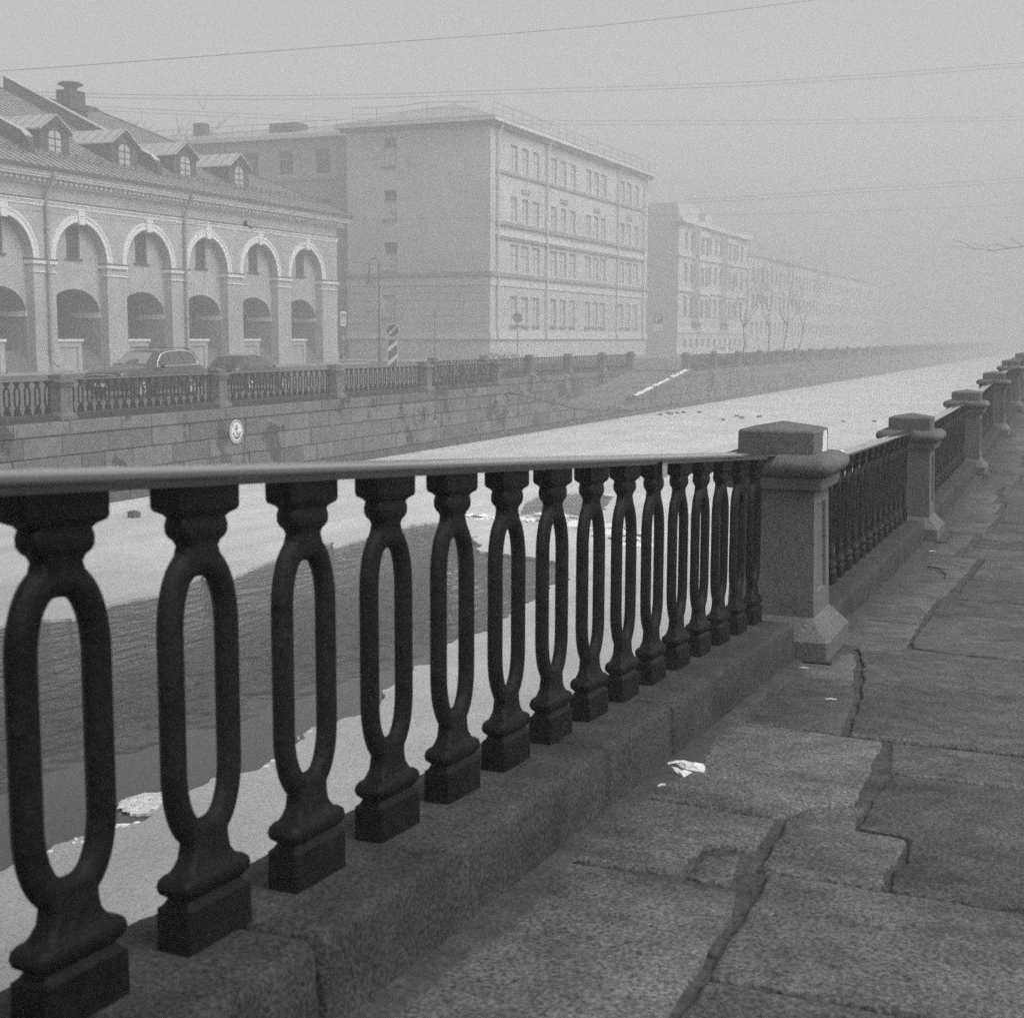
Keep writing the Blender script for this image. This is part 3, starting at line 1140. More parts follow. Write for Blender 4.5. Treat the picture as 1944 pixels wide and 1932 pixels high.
GF = "granite piers on the far quay before the slipway"
FY = [21.8, 28.9, 35.95, 43.05, 50.2, 57.35]
fpl = ["far-quay granite pier out at the left edge, ahead of the parked cars", "far-quay granite pier in front of the dark estate car's bonnet",
       "far-quay granite pier in front of the hatchback's tail", "far-quay granite pier just right of the hatchback, pale pointed cap",
       "far-quay granite pier right of the striped keep-left board", "far-quay granite pier where the quay breaks for the slipway"]
for yy, lb in zip(FY, fpl):
    put_pier(XF - .36, yy, CZ - .01, lb, GF)
GFR = "iron railings on the far quay before the slipway"
frl = ["far-quay iron railing at the left edge of the view", "far-quay iron railing in front of the big dark estate car",
       "far-quay iron railing in front of the dark hatchback", "far-quay iron railing below the keep-left sign",
       "far-quay iron railing ending at the slipway corner"]
for i in range(5):
    railing((XF - .36, FY[i]), (XF - .36, FY[i + 1]), CZ - .01, CZ - .01, frl[i], GFR, 1)
RYS = [59.4, 65.4, 71.5, 77.6, 83.7, 89.6]
for i, yy in enumerate(RYS):
    put_pier(-28.86, yy, -2.22, "granite pier on the set-back wall behind the slipway, %s from the left" % ORD[i], "granite piers behind the slipway")
for i in range(5):
    railing((-28.86, RYS[i]), (-28.86, RYS[i + 1]), -2.22, -2.22, "iron railing on the set-back slipway wall, %s bay from the left" % ORD[i],
            "iron railings behind the slipway", 1)
BYS = [88.6 + 7.1 * k for k in range(12)]
for i, yy in enumerate(BYS):
    put_pier(XF - .36, yy, -2.22, "hazy granite pier on the far quay, %s beyond the slipway" % ORD[i], "granite piers beyond the slipway")
for i in range(11):
    railing((XF - .36, BYS[i]), (XF - .36, BYS[i + 1]), -2.22, -2.22, "hazy iron railing on the far quay, %s bay beyond the slipway" % ORD[i],
            "iron railings beyond the slipway", 0)
mb = MB()
mb.box(XF - .6, XF - .12, BYS[-1], 400, -2.3, -2.05)
mb.box(XF - .42, XF - .30, BYS[-1], 400, -1.17, -1.11)
for k in range(500):
    yy = BYS[-1] + .6 + k * .42
    mb.box(XF - .4, XF - .32, yy, yy + .13, -2.05, -1.17)
for k in range(1, 30):
    mb.box(XF - .62, XF - .1, BYS[-1] + 7.1 * k - .25, BYS[-1] + 7.1 * k + .25, -2.2, -1.05)
tag(mb.build("foggy_railing", IRON), "distant stretch of quay railing dissolving into the fog", "railing")
# wall beyond the slipway
bw_ = thing("granite_quay_wall", "far granite quay wall fading into fog right of the slipway", "quay wall", (XF, 110, -4.6))
MB().box(XF - .5, XF - .03, 88.35, 640, -5.4, CZ - .02).build("wall_core", QUAY, bw_)
for (z0, z1, ln) in COURSES:
    y = 88.36
    while y < 128:
        y1 = y + ln * rq.uniform(.9, 1.5)
        mb = MB()
        stone(mb, [(y, z0), (y1, z0), (y1, z1), (y, z1)], XF, .05 if z1 > -2.3 else rq.uniform(-.01, .02))
        mb.build("stone_block", QUAY, bw_)
        y = y1
mb = MB()
for (z0, z1, ln) in COURSES:
    y = 130.5
    while y < 400:
        y1 = y + ln * rq.uniform(1.2, 2.2)
        stone(mb, [(y, z0), (y1, z0), (y1, z1), (y, z1)], XF, .05 if z1 > -2.3 else 0)
        y = y1
o = mb.build("stone_course", QUAY, bw_)
o['kind'] = 'stuff'
mb = MB()
mb.box(XF - .2, XF + .07, 88.35, 640, -5.3, -4.22)
mb.build("footing", QUAYW, bw_)

# no-anchoring sign on the wall
sg = thing("no_anchoring_sign", "round white no-anchoring sign with anchor and slash on quay wall", "sign", (XF + .04, 36.3, -2.95))
def disc_x(mb, x0, x1, r, n=32, cy=0, cz=0):
    mb.px([(cy + r * math.cos(2 * PI * k / n), cz + r * math.sin(2 * PI * k / n)) for k in range(n)], x0, x1)
mb = MB(); disc_x(mb, 0, .02, .36); mb.build("rim", SIGNW, sg, local=True)
mb = MB(); disc_x(mb, .02, .023, .345); mb.build("ring", SIGNG, sg, local=True)
mb = MB(); disc_x(mb, .023, .026, .285); mb.build("face", SIGNW, sg, local=True)
mb = MB()
xa = .027
mb.px([(-.016, -.2), (.016, -.2), (.016, .13), (-.016, .13)], xa, xa + .004)
mb.px([(-.085, .075), (.085, .075), (.085, .10), (-.085, .10)], xa + .0045, xa + .006)
mb.tube([(xa + .003, .035 * math.cos(t), .165 + .035 * math.sin(t)) for t in [2 * PI * k / 14 for k in range(14)]], .01, 6, closed=True)
arc = [(xa + .003, .17 * math.cos(t), -.06 + .14 * math.sin(t)) for t in [PI + PI * k / 14 for k in range(15)]]
mb.tube(arc, [.012 + .012 * math.sin(PI * k / 14) for k in range(15)], 6)
for s in (-1, 1):
    mb.px([(s * .21, -.085), (s * .125, -.075), (s * .18, .0)], xa, xa + .004)
mb.build("anchor_emblem", BLACKM, sg, local=True)
mb = MB()
mb.px([(-.215, .19), (-.19, .215), (.215, -.19), (.19, -.215)], .0275, .0335)
mb.build("slash_bar", SIGNG, sg, local=True)


# ------------------------------------------------------------------ generic facade helpers
def grid_wall(mb, face, u0, u1, z0, z1, holes, depth=.25):
    us = sorted({u0, u1} | {h[0] for h in holes} | {h[1] for h in holes})
    zs = sorted({z0, z1} | {h[2] for h in holes} | {h[3] for h in holes})
    for a, b in zip(us, us[1:]):
        for c, d in zip(zs, zs[1:]):
            mu, mz = (a + b) / 2, (c + d) / 2
            if any(h[0] < mu < h[1] and h[2] < mz < h[3] for h in holes):
                continue
            mb.quad(face(a, 0, c), face(b, 0, c), face(b, 0, d), face(a, 0, d))
    for a, b, c, d in holes:
        for p, q in (((a, c), (b, c)), ((b, c), (b, d)), ((b, d), (a, d)), ((a, d), (a, c))):
            mb.quad(face(p[0], 0, p[1]), face(q[0], 0, q[1]), face(q[0], -depth, q[1]), face(p[0], -depth, p[1]))
    return mb


def faceX(X):
    return lambda u, d, z: (X + d, u, z)


def faceY(Y):
    return lambda u, d, z: (u, Y - d, z)


def fbox(mb, face, u0, u1, d0, d1, z0, z1):
    v = [face(u, d, z) for z in (z0, z1) for d in (d0, d1) for u in (u0, u1)]
    mb.add(v, [(0, 2, 3, 1), (4, 5, 7, 6), (0, 1, 5, 4), (2, 6, 7, 3), (0, 4, 6, 2), (1, 3, 7, 5)])
    return mb


WCACHE = {}


def window(parent, face_kind, X, u, z0, w_, h_, style="cross", pane=None, frame=None, depth=.2, label=None):
    """window centred at u with sill at z0; frame > pane; meshes shared between alike windows"""
    key = (face_kind, round(w_, 2), round(h_, 2), style, pane.name, frame.name)
    loc = Vector((X - depth, u, z0 + H)) if face_kind == 'X' else Vector((u, X + depth, z0 + H))
    if key not in WCACHE:
        f = faceX(0) if face_kind == 'X' else faceY(0)
        fr = MB()
        t = .07
        hw = w_ / 2
        fbox(fr, f, -hw, -hw + t, 0, .06, 0, h_); fbox(fr, f, hw - t, hw, 0, .06, 0, h_)
        fbox(fr, f, -hw + t, hw - t, 0, .06, 0, t); fbox(fr, f, -hw + t, hw - t, 0, .06, h_ - t, h_)
        fbox(fr, f, -.03, .03, .001, .05, t, h_ - t)
        if style == "cross":
            fbox(fr, f, -hw + t, -.03, .001, .05, h_ * .62, h_ * .62 + .06); fbox(fr, f, .03, hw - t, .001, .05, h_ * .62, h_ * .62 + .06)
        if style == "grid":
            for q in (.25, .5, .75):
                fbox(fr, f, -hw + t, -.03, .001, .045, h_ * q - .02, h_ * q + .02); fbox(fr, f, .03, hw - t, .001, .045, h_ * q - .02, h_ * q + .02)
        pn = MB()
        fbox(pn, f, -hw + .01, hw - .01, -.012, .012, .01, (h_ * .62 if style == "half" else h_ - .01))
        if style == "half":
            up = MB()
            fbox(up, f, -hw + .01, hw - .01, -.012, .03, h_ * .62, h_ - .01)
            fbox(fr, f, -hw + t, hw - t, .03, .06, h_ * .62 - .03, h_ * .62 + .03)
        WCACHE[key] = (fr.mesh("window", frame), pn.mesh("pane", pane), up.mesh("upper_pane", GLASS) if style == "half" else None)
    a, b, c = WCACHE[key]
    o = inst("window", a, parent, loc - WLOC[parent.name])
    inst("pane", b, o)
    if c:
        inst("upper_pane", c, o)
    return o


# ------------------------------------------------------------------ market arcade
GZ = -2.05
X0, XR = -53.0, -53.57
mk = thing("market_arcade", "low plastered market arcade with white arches, dormers and tin roof", "building", (-60, 70, GZ))
BAYS = [64.05 + 6.08 * k for k in range(-4, 5)]
YL, YR = BAYS[0] - 3.04, 92.75
RAD, SPR = 2.17, 4.03
wall = MB()
inn = MB()
NA = 20
for c in BAYS:
    arc = [(c + RAD * math.cos(PI - PI * k / NA), SPR + RAD * math.sin(PI * k / NA)) for k in range(NA + 1)]
    for (a, b) in zip(arc, arc[1:]):
        wall.quad((X0, a[0], a[1]), (X0, b[0], b[1]), (X0, b[0], 8.1), (X0, a[0], 8.1))
        wall.quad((X0, a[0], a[1]), (X0, b[0], b[1]), (XR, b[0], b[1]), (XR, a[0], a[1]))
    for s in (-1, 1):
        e = c + s * RAD
        o_ = c + s * 3.04
        if c == BAYS[-1] and s == 1:
            o_ = YR
        wall.quad((X0, e, GZ - .1), (X0, o_, GZ - .1), (X0, o_, 8.1), (X0, e, 8.1))
        wall.quad((X0, e, GZ - .1), (X0, e, SPR), (XR, e, SPR), (XR, e, GZ - .1))
    # recessed wall with the low arch and the window
    ha, s0, ap = 2.15, 1.07, 2.53
    larc = []
    for k in range(NA + 1):
        t = PI - PI * k / NA
        larc.append((c + ha * math.cos(t), s0 + (ap - s0) * abs(math.sin(t)) ** .92))
    XB = -55.7
    for a, b in zip(larc, larc[1:]):
        wall.quad((XR, a[0], a[1]), (XR, b[0], b[1]), (XR, b[0], 3.3), (XR, a[0], 3.3))
        inn.quad((XR, a[0], a[1]), (XR, b[0], b[1]), (XB, b[0], b[1]), (XB, a[0], a[1]))
        inn.quad((XB, a[0], a[1]), (XB, b[0], b[1]), (XB, b[0], 3.3), (XB, a[0], 3.3))
    for s in (-1, 1):
        e = c + s * ha
        wall.quad((XR, e, GZ - .1), (XR, c + s * 2.2, GZ - .1), (XR, c + s * 2.2, 3.3), (XR, e, 3.3))
        inn.quad((XR, e, GZ - .1), (XR, e, s0), (XB, e, s0), (XB, e, GZ - .1))
        inn.quad((XB, e, GZ - .1), (XB, c + s * 3.04, GZ - .1), (XB, c + s * 3.04, 3.3), (XB, e, 3.3))
    grid_wall(wall, faceX(XR), c - 2.2, c + 2.2, 3.3, 6.35, [(c - .56, c + .56, 4.22, 6.02)], .22)
# end walls, back
ex = [(-53, 0), (-55.9, 0)]
grid_wall(wall, lambda u, d, z: (u, YR + d, z), -77, -53, GZ - .1, 8.1, [(-58.1, -55.95, -.9, 2.15)], .5)
wall.quad((-77, YL, GZ), (-53, YL, GZ), (-53, YL, 8.1), (-77, YL, 8.1))
wall.quad((-77, YL, GZ), (-77, YR, GZ), (-77, YR, 8.1), (-77, YL, 8.1))
wall.build("wall", PLAST, mk, fix=False)
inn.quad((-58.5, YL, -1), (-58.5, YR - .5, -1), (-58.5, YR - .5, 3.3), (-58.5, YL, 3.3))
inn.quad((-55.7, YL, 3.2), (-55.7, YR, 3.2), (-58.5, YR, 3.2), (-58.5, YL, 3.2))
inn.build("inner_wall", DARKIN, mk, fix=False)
MB().box(-58.6, -54.35, YL + .1, YR - .1, GZ - .05, -.9).build("gallery_floor", WALK, mk)
for i, c in enumerate(BAYS):
    mb = MB().box(-58.46, -58.38, c - .1, c + 1.2, -.9, 1.35)
    mb.build("door", PIPED if i % 2 else DFRAME, mk)
    mb = MB()
    mb.box(-55.6, XR + .03, c + 2.08, c + 2.152, .93, 1.22)
    mb.box(-55.6, XR + .03, c - 2.152, c - 2.08, .93, 1.22)
    mb.build("jamb_band", TRIM, mk)
    # archivolt and keystone
    mb = MB()
    N2 = 24
    for (r0, r1, pr) in ((RAD, RAD + .28, .05), (RAD + .28, RAD + .42, .085)):
        A = [PI - PI * k / N2 for k in range(N2 + 1)]
        rings = []
        for t in A:
            rings.append([(X0 - .01, c + r0 * math.cos(t), SPR + r0 * math.sin(t)), (X0 + pr, c + r0 * math.cos(t), SPR + r0 * math.sin(t)),
                          (X0 + pr, c + r1 * math.cos(t), SPR + r1 * math.sin(t)), (X0 - .01, c + r1 * math.cos(t), SPR + r1 * math.sin(t))])
        mb.loft(rings)
    mb.build("archivolt", TRIM, mk)
    MB().px([(c - .22, 6.06), (c + .22, 6.06), (c + .29, 6.82), (c - .29, 6.82)], X0 - .02, X0 + .14).build("keystone", TRIM, mk)
    window(mk, 'X', XR, c, 4.22, 1.1, 1.8, "grid", GLASS, DFRAME, .16)
    MB().box(XR - .05, XR + .1, c - .72, c + .72, 4.14, 4.215).build("window_sill", LEAD, mk)
    # parapet with sunk panel in the left half, steps in the right half
    mb = MB()
    mb.box(-53.58, -53.2, c - 2.16, c - .06, GZ - .05, -.42)
    mb.box(-53.2, -53.12, c - 2.16, c - .06, -.72, -.42)
    mb.box(-53.2, -53.12, c - .42, c - .06, GZ - .05, -.72)
    mb.box(-53.2, -53.12, c - 2.16, c - 1.85, GZ - .05, -.72)
    mb.build("parapet", PLAST, mk)
    MB().box(-53.66, -53.04, c - 2.165, c + .02, -.415, -.28).build("parapet_cap", TRIM, mk)
    mb = MB()
    for q in range(5):
        mb.box(-54.34 - .0 * q, -53.1 - .25 * q, c + .02, c + 2.14, GZ + .0 + .23 * q - .1, GZ + .23 * (q + 1) - .003)
    mb.build("steps", WALK, mk)
for i, yc in enumerate([b - 3.04 for b in BAYS] + [None]):
    y0, y1 = (yc - .97, yc + .97) if yc else (BAYS[-1] + RAD - .1, YR + .1)
    if yc == BAYS[0] - 3.04:
        y0 = YL
    mb = MB()
    mb.box(XR - .0, X0 + .10, y0, y1, 3.76, 3.97)
    mb.box(X0 - .3, X0 + .06, y0 + .05, y1 - .05, 3.30, 3.37)
    mb.build("impost", TRIM, mk)
    MB().box(XR - .01, X0 + .14, y0 - .03, y1 + .03, 3.975, 4.035).build("impost_flashing", LEAD, mk)
    MB().box(X0 - .2, X0 + .05, y0 + .06, y1 - .06, GZ - .1, GZ + .85).build("pilaster_base", PLAST, mk)
YE = 93.55
mb = MB()
for z0, z1, p in ((6.86, 6.97, .04), (6.97, 7.07, .07), (7.07, 7.17, .13)):
    mb.box(X0 - .05, X0 + p, YL, YR + p, z0, z1)
mb.build("architrave", TRIM, mk)
MB().box(X0 - .05, X0 + .17, YL, YR + .15, 7.175, 7.225).build("architrave_flashing", LEAD, mk)
mb = MB()
prof = [(X0 - .2, 7.95), (X0 + .06, 7.95), (X0 + .12, 8.06), (X0 + .16, 8.06), (X0 + .16, 8.27), (X0 + .62, 8.30), (X0 + .64, 8.42), (X0 + .7, 8.42), (X0 + .72, 8.52),
        (X0 + .82, 8.62), (X0 + .82, 8.66), (X0 - .2, 8.66)]
mb.py(prof, YL, YE)
mb.build("cornice", TRIM, mk)
mb = MB()
yy = YL + .1
while yy < YR:
    mb.box(X0 + .16, X0 + .42, yy, yy + .2, 8.09, 8.255)
    yy += .42
o = mb.build("dentil_row", TRIM, mk)
o['kind'] = 'stuff'
MB().box(X0 - .2, X0 + .93, YL, YE + .1, 8.665, 8.84).build("gutter", LEAD, mk)
# roof
EX, EZ, PT = -52.05, 8.85, .5
RX = -65.2
RZT = EZ + PT * (EX - RX)
HY = YE + .1
RYE = 80.7


def roofz(x):
    return EZ + PT * (EX - x)


mb = MB()
mb.quad((EX, YL, EZ), (EX, HY, EZ), (RX, RYE, RZT), (RX, YL, RZT))
mb.add([(EX, HY, EZ), (-78.35, HY, EZ), (RX, RYE, RZT)], [(0, 1, 2)])
mb.quad((-78.35, HY, EZ), (-78.35, YL, EZ), (RX, YL, RZT), (RX, RYE, RZT))
mb.build("roof", ROOF, mk, fix=False)
mb = MB()
yy = YL + .3
while yy < HY - .3:
    xt = RX if yy < RYE else EX - (HY - yy) * (EX - RX) / (HY - RYE)
    mb.add([(EX, yy - .025, EZ + .002), (EX, yy + .025, EZ + .002), (EX, yy + .02, EZ + .05), (EX, yy - .02, EZ + .05),
            (xt, yy - .025, roofz(xt) + .002), (xt, yy + .025, roofz(xt) + .002), (xt, yy + .02, roofz(xt) + .05), (xt, yy - .02, roofz(xt) + .05)],
           [(0, 1, 2, 3), (0, 4, 5, 1), (1, 5, 6, 2), (2, 6, 7, 3), (3, 7, 4, 0)])
    yy += .62
o = mb.build("roof_seam", LEAD, mk)
o['kind'] = 'stuff'
mb = MB()
xg = -53.5
for dz in (.12, .24, .36):
    mb.tube([(xg, YL, roofz(xg) + dz), (xg, 92.2, roofz(xg) + dz)], .016, 4)
yy = YL + .5
while yy < 92.2:
    mb.box(xg - .02, xg + .02, yy, yy + .04, roofz(xg), roofz(xg) + .4)
    yy += 1.05
mb.build("snow_guard", LEAD, mk)
mb = MB()
mb.tube([(EX + .02, HY, EZ + .03), (RX, RYE, RZT + .05)], .05, 5)
mb.tube([(RX, RYE, RZT + .05), (RX, YL, RZT + .05)], .07, 5)
mb.build("ridge_roll", LEAD, mk)
for yf in (72.4, 61.2):
    mb = MB()
    mb.loft([[(x, yf - .2, z0), (x, yf + .25, z0), (x, yf + .25, z1), (x, yf - .2, z1)] for x, z0, z1 in
             ((-53.75, roofz(-53.75) - .2, roofz(-53.75) + .6), (-54.2, roofz(-54.2) - .2, roofz(-54.2) + .95), (RX - .3, RZT - .2, RZT + .95))])
    mb.build("firewall", ROOFD, mk)
    mb = MB()
    mb.loft([[(x, yf - .27, z), (x, yf + .3, z), (x, yf + .3, z + .04), (x, yf + .03, z + .09), (x, yf - .27, z + .04)] for x, z in
             ((-53.9, roofz(-53.9) + .80), (-54.2, roofz(-54.2) + .955), (RX - .4, RZT + .955))])
    mb.build("firewall_coping", COPE, mk)
# dormers: cheek and front > roof, window
FX, BZ, DW, EVE, APX = -54.5, 9.8, 1.22, 11.3, 12.12
for i, c in enumerate(BAYS[:-1]):
    c = c - .12
    xb = EX - (APX - EZ) / PT - .1
    mb = MB()
    zf = roofz(FX) - .2
    front = [(c - DW, zf), (c + DW, zf), (c + DW, EVE), (c, APX - .08), (c - DW, EVE)]
    mb.prism(front, lambda p, t: (t, p[0], p[1]), FX, xb)
    d = mb.build("dormer", ROOFD, mk)
    mb = MB()
    for s in (-1, 1):
        mb.add([(FX + .22, c + s * (DW + .16), EVE - .12), (FX + .22, c, APX), (xb, c, APX), (xb, c + s * (DW + .16), EVE - .12),
                (FX + .22, c + s * (DW + .16), EVE - .05), (FX + .22, c, APX + .08), (xb, c, APX + .08), (xb, c + s * (DW + .16), EVE - .05)],
               [(0, 1, 2, 3), (4, 5, 6, 7), (0, 1, 5, 4), (0, 3, 7, 4)])
    mb.build("dormer_roof", COPE, d, fix=False)
    mb = MB()
    for k in range(6):
        xs0 = FX + .1 - k * .75
        for s in (-1, 1):
            mb.tube([(xs0, c + s * (DW + .15), EVE - .04), (xs0, c, APX + .09)], .022, 4)
    mb.build("roof_seam", LEAD, d, kind='stuff')
    mb = MB()
    for s in (-1, 1):
        mb.add([(FX + .02, c + s * (DW + .1), EVE - .2), (FX + .14, c + s * (DW + .1), EVE - .2), (FX + .14, c + s * (DW + .1), EVE - .04), (FX + .02, c + s * (DW + .1), EVE - .04),
                (FX + .02, c, APX - .26), (FX + .14, c, APX - .26), (FX + .14, c, APX - .05), (FX + .02, c, APX - .05)],
               [(0, 1, 2, 3), (0, 4, 5, 1), (1, 5, 6, 2), (3, 2, 6, 7)])
    for k in range(10):
        t0, t1 = PI - PI * k / 10, PI - PI * (k + 1) / 10
        mb.add([(FX + .01, c + .62 * math.cos(t0), 10.95 + .42 * math.sin(t0)), (FX + .1, c + .62 * math.cos(t0), 10.95 + .42 * math.sin(t0)),
                (FX + .1, c + .62 * math.cos(t1), 10.95 + .42 * math.sin(t1)), (FX + .01, c + .62 * math.cos(t1), 10.95 + .42 * math.sin(t1)),
                (FX + .1, c + .74 * math.cos(t0), 10.95 + .54 * math.sin(t0)), (FX + .1, c + .74 * math.cos(t1), 10.95 + .54 * math.sin(t1))],
               [(0, 1, 2, 3), (1, 4, 5, 2)])
    mb.build("dormer_trim", ROOFD, d)
    wp = [(-.5, 9.98), (.5, 9.98), (.5, 11.0)] + [(.5 * math.cos(PI * k / 8), 11.0 + .3 * math.sin(PI * k / 8)) for k in range(1, 8)] + [(-.5, 11.0)]
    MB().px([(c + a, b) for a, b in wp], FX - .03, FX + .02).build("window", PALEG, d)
    mb = MB()
    mb.box(FX + .021, FX + .06, c - .025, c + .025, 9.98, 11.28)
    for zq in (10.42, 10.84):
        mb.box(FX + .021, FX + .055, c - .5, c - .025, zq - .02, zq + .02)
        mb.box(FX + .021, FX + .055, c + .025, c + .5, zq - .02, zq + .02)
    mb.build("window_bar", DFRAME, d)
# chimney
cm = MB()
cxx, cyy = -61.7, 74.05
cm.box(cxx - .62, cxx + .62, cyy - .8, cyy + .8, 12.3, 14.2)
cm.box(cxx - .74, cxx + .74, cyy - .95, cyy + .95, 14.2, 14.45)
cm.box(cxx - .56, cxx + .56, cyy - .72, cyy + .72, 14.45, 15.45)
ch = cm.build("chimney", BRICK, mk)
MB().rev([(.42, 15.44), (.40, 15.7), (.55, 15.72), (.80, 15.82), (.82, 15.88), (.62, 15.98), (.1, 16.04)], (cxx, cyy, 0), 20).build("chimney_cowl", BRICK, ch, smooth=True)
MB().box(-65.1, -64.7, 79.4, 80.5, 14.3, 15.5).build("ridge_stub", BRICK, mk)
for yp in (61.15, 73.6):
    mb = MB()
    mb.tube([(-52.3, yp, 8.55), (-52.3, yp, 8.2), (-52.82, yp + .0, 7.45), (-52.82, yp, 7.1), (-52.82, yp, -1.25), (-52.75, yp, -1.5), (-52.45, yp + .1, -1.75)], .095, 8)
    mb.box(-52.45, -52.12, yp - .17, yp + .17, 8.4, 8.7)
    for zz in (5.6, 3.2, 1.0, -.9):
        mb.box(-53.0, -52.7, yp - .11, yp + .11, zz, zz + .07)
    mb.build("downpipe", PIPED, mk, smooth=True)

# ------------------------------------------------------------------ five-storey plastered block
BX, BY = -45.0, 103.1
sb = thing("plastered_school_block", "tall pale plastered corner block with railed hip roof", "building", (BX - 6, BY + 20, -2.05))
fX, fY = faceX(BX), faceY(BY)
COLS = [(108.0, 110.4, 112.9), (117.1, 119.5, 121.95), (126.2, 128.4, 130.5), (136.3, 138.6, 141.0)]
FL = [(.93, 2.3, 1.5), (5.25, 2.2, 1.75), (9.3, 2.0, 1.4), (13.3, 2.15, 1.4)]
holes = []
for grp in COLS:
    for u in grp:
        for z0, h_, w_ in FL:
            holes.append((u - w_ / 2, u + w_ / 2, z0, z0 + h_))
mb = MB()
grid_wall(mb, fX, BY, 145, -2.1, 17.0, holes, .3)
lh = [(-54.5, -53.3, 13.68, 15.92), (-54.5, -53.3, 9.43, 11.71), (-54.5, -53.3, 5.28, 7.53), (-54.62, -53.5, 1.56, 3.31)]
grid_wall(mb, fY, -57.9, BX, -2.1, 17.0, lh, .3)
mb.quad((-57.9, BY, -2.1), (-57.9, 106.6, -2.1), (-57.9, 106.6, 17), (-57.9, BY, 17))
mb.quad((BX, 145, -2.1), (-62, 145, -2.1), (-62, 145, 17), (BX, 145, 17))
mb.build("wall", B2P, sb, fix=False)
for grp in COLS:
    for u in grp:
        for z0, h_, w_ in FL:
            window(sb, 'X', BX, u, z0, w_, h_, "cross", PALEP, FRAME, .2)
for a, b, c, d in lh[:3]:
    window(sb, 'Y', BY, (a + b) / 2, c, b - a, d - c, "half", PALEP, FRAME, .2)
MB().box(-54.62, -53.5, BY + .25, BY + .3, 1.56, 3.31).build("blind_window", B2P, sb)
for a, b, c, d in lh[:3]:
    MB().box(a - .12, b + .12, BY - .14, BY + .05, c - .14, c - .01).build("window_sill", B2D, sb)
MB().box(-54.8, -53.3, BY - .18, BY + .05, 1.36, 1.5).build("window_sill", B2D, sb)


def band(name, z0, z1, p, mat):
    mb = MB()
    mb.box(BX - .1, BX + p, BY - p, 145.0 + p, z0, z1)
    mb.box(-57.9 - p, BX - .1, BY - p, BY + .1, z0, z1)
    return mb.build(name, mat, sb)


band("plinth_band", -.27, .31, .10, B2T)
band("plinth_ledge", -.33, -.272, .13, B2D)
band("string_course", 4.76, 5.07, .28, B2D)
band("frieze_band", 4.02, 4.75, .09, B2T)
band("cornice", 16.72, 17.02, .75, B2T)
band("eaves_soffit", 16.45, 16.71, .4, B2D)
for z0, z1, p, mt in ((8.86, 9.18, .22, B2D), (8.0, 8.4, .12, B2T), (7.78, 7.9, .18, B2D), (12.95, 13.2, .15, B2D)):
    MB().box(BX - .1, BX + p, BY + 1.0, 144.2, z0, z1).build("ledge", mt, sb)
# rusticated ground floor: proud courses with sunk joints
zr_ = [-.0 + .33, .95, 1.56, 2.15, 2.79, 3.39, 4.0]
for a, b in zip(zr_, zr_[1:]):
    for (u0, u1) in ((-57.9, -54.72), (-53.4, BX)):
        mb = MB()
        fbox(mb, fY, u0, u1, -.02, .045, a + .02, b - .02)
        mb.build("rusticated_course", B2P, sb)
for grp in COLS:
    for u in grp:
        MB().box(BX - .02, BX + .16, u - .85, u + .85, .72, .9).build("window_sill", B2D, sb)
for k, grp in enumerate(COLS):
    u = grp[1]
    MB().box(BX - .02, BX + .1, u - .9, u + .9, 11.75, 12.1).build("lintel_panel", B2D, sb)
for yp in (104.3, 115.1, 134.6, 143.3):
    mb = MB()
    mb.tube([(BX + .6, yp, 16.7), (BX + .2, yp, 15.9), (BX + .2, yp, .2), (BX + .3, yp, -.3)], .11, 8)
    mb.build("downpipe", PIPE, sb, smooth=True)
mb = MB()
e0, e1, ex0, ex1 = BY - .78, 145.8, BX + .78, -58.7
zt = 17.03
rg = [(-51.6, 110.5, 19.55), (-51.6, 139, 19.55)]
mb.quad((ex0, e0, zt), (ex0, e1, zt), rg[1], rg[0])
mb.add([(ex1, e0, zt), (ex0, e0, zt), rg[0]], [(0, 1, 2)])
mb.add([(ex0, e1, zt), (ex1, e1, zt), rg[1]], [(0, 1, 2)])
mb.quad((ex1, e1, zt), (ex1, e0, zt), rg[0], rg[1])
mb.build("roof", M("school_tin_roof", .32, .6, v1=.1, s1=.6), sb, fix=False)
mb = MB()
y = e0 + .3
while y < e1:
    mb.tube([(ex0 - .35, y, zt + .1), (ex0 - .35, y + random.uniform(-.05, .05), zt + 1.1)], .03, 4)
    y += 2.05
mb.tube([(ex0 - .35, e0 + .3, zt + 1.1), (ex0 - .35, e1 - .2, zt + 1.1)], .025, 4)
mb.tube([(ex0 - .35, e0 + .3, zt + .6), (ex0 - .35, e1 - .2, zt + .6)], .018, 4)
x = ex0 - 1.6
pt = []
while x > ex1 + .5:
    top = zt + 1.15 + random.uniform(-.12, .25)
    mb.tube([(x, e0 + .35, zt + .1), (x + random.uniform(-.08, .08), e0 + .35, top)], .03, 4)
    pt.append((x, e0 + .35, top))
    x -= 2.25
mb.tube(pt, .025, 4)
mb.tube([(p[0], p[1], p[2] - .5) for p in pt], .018, 4)
mb.build("roof_railing", STEEL, sb)
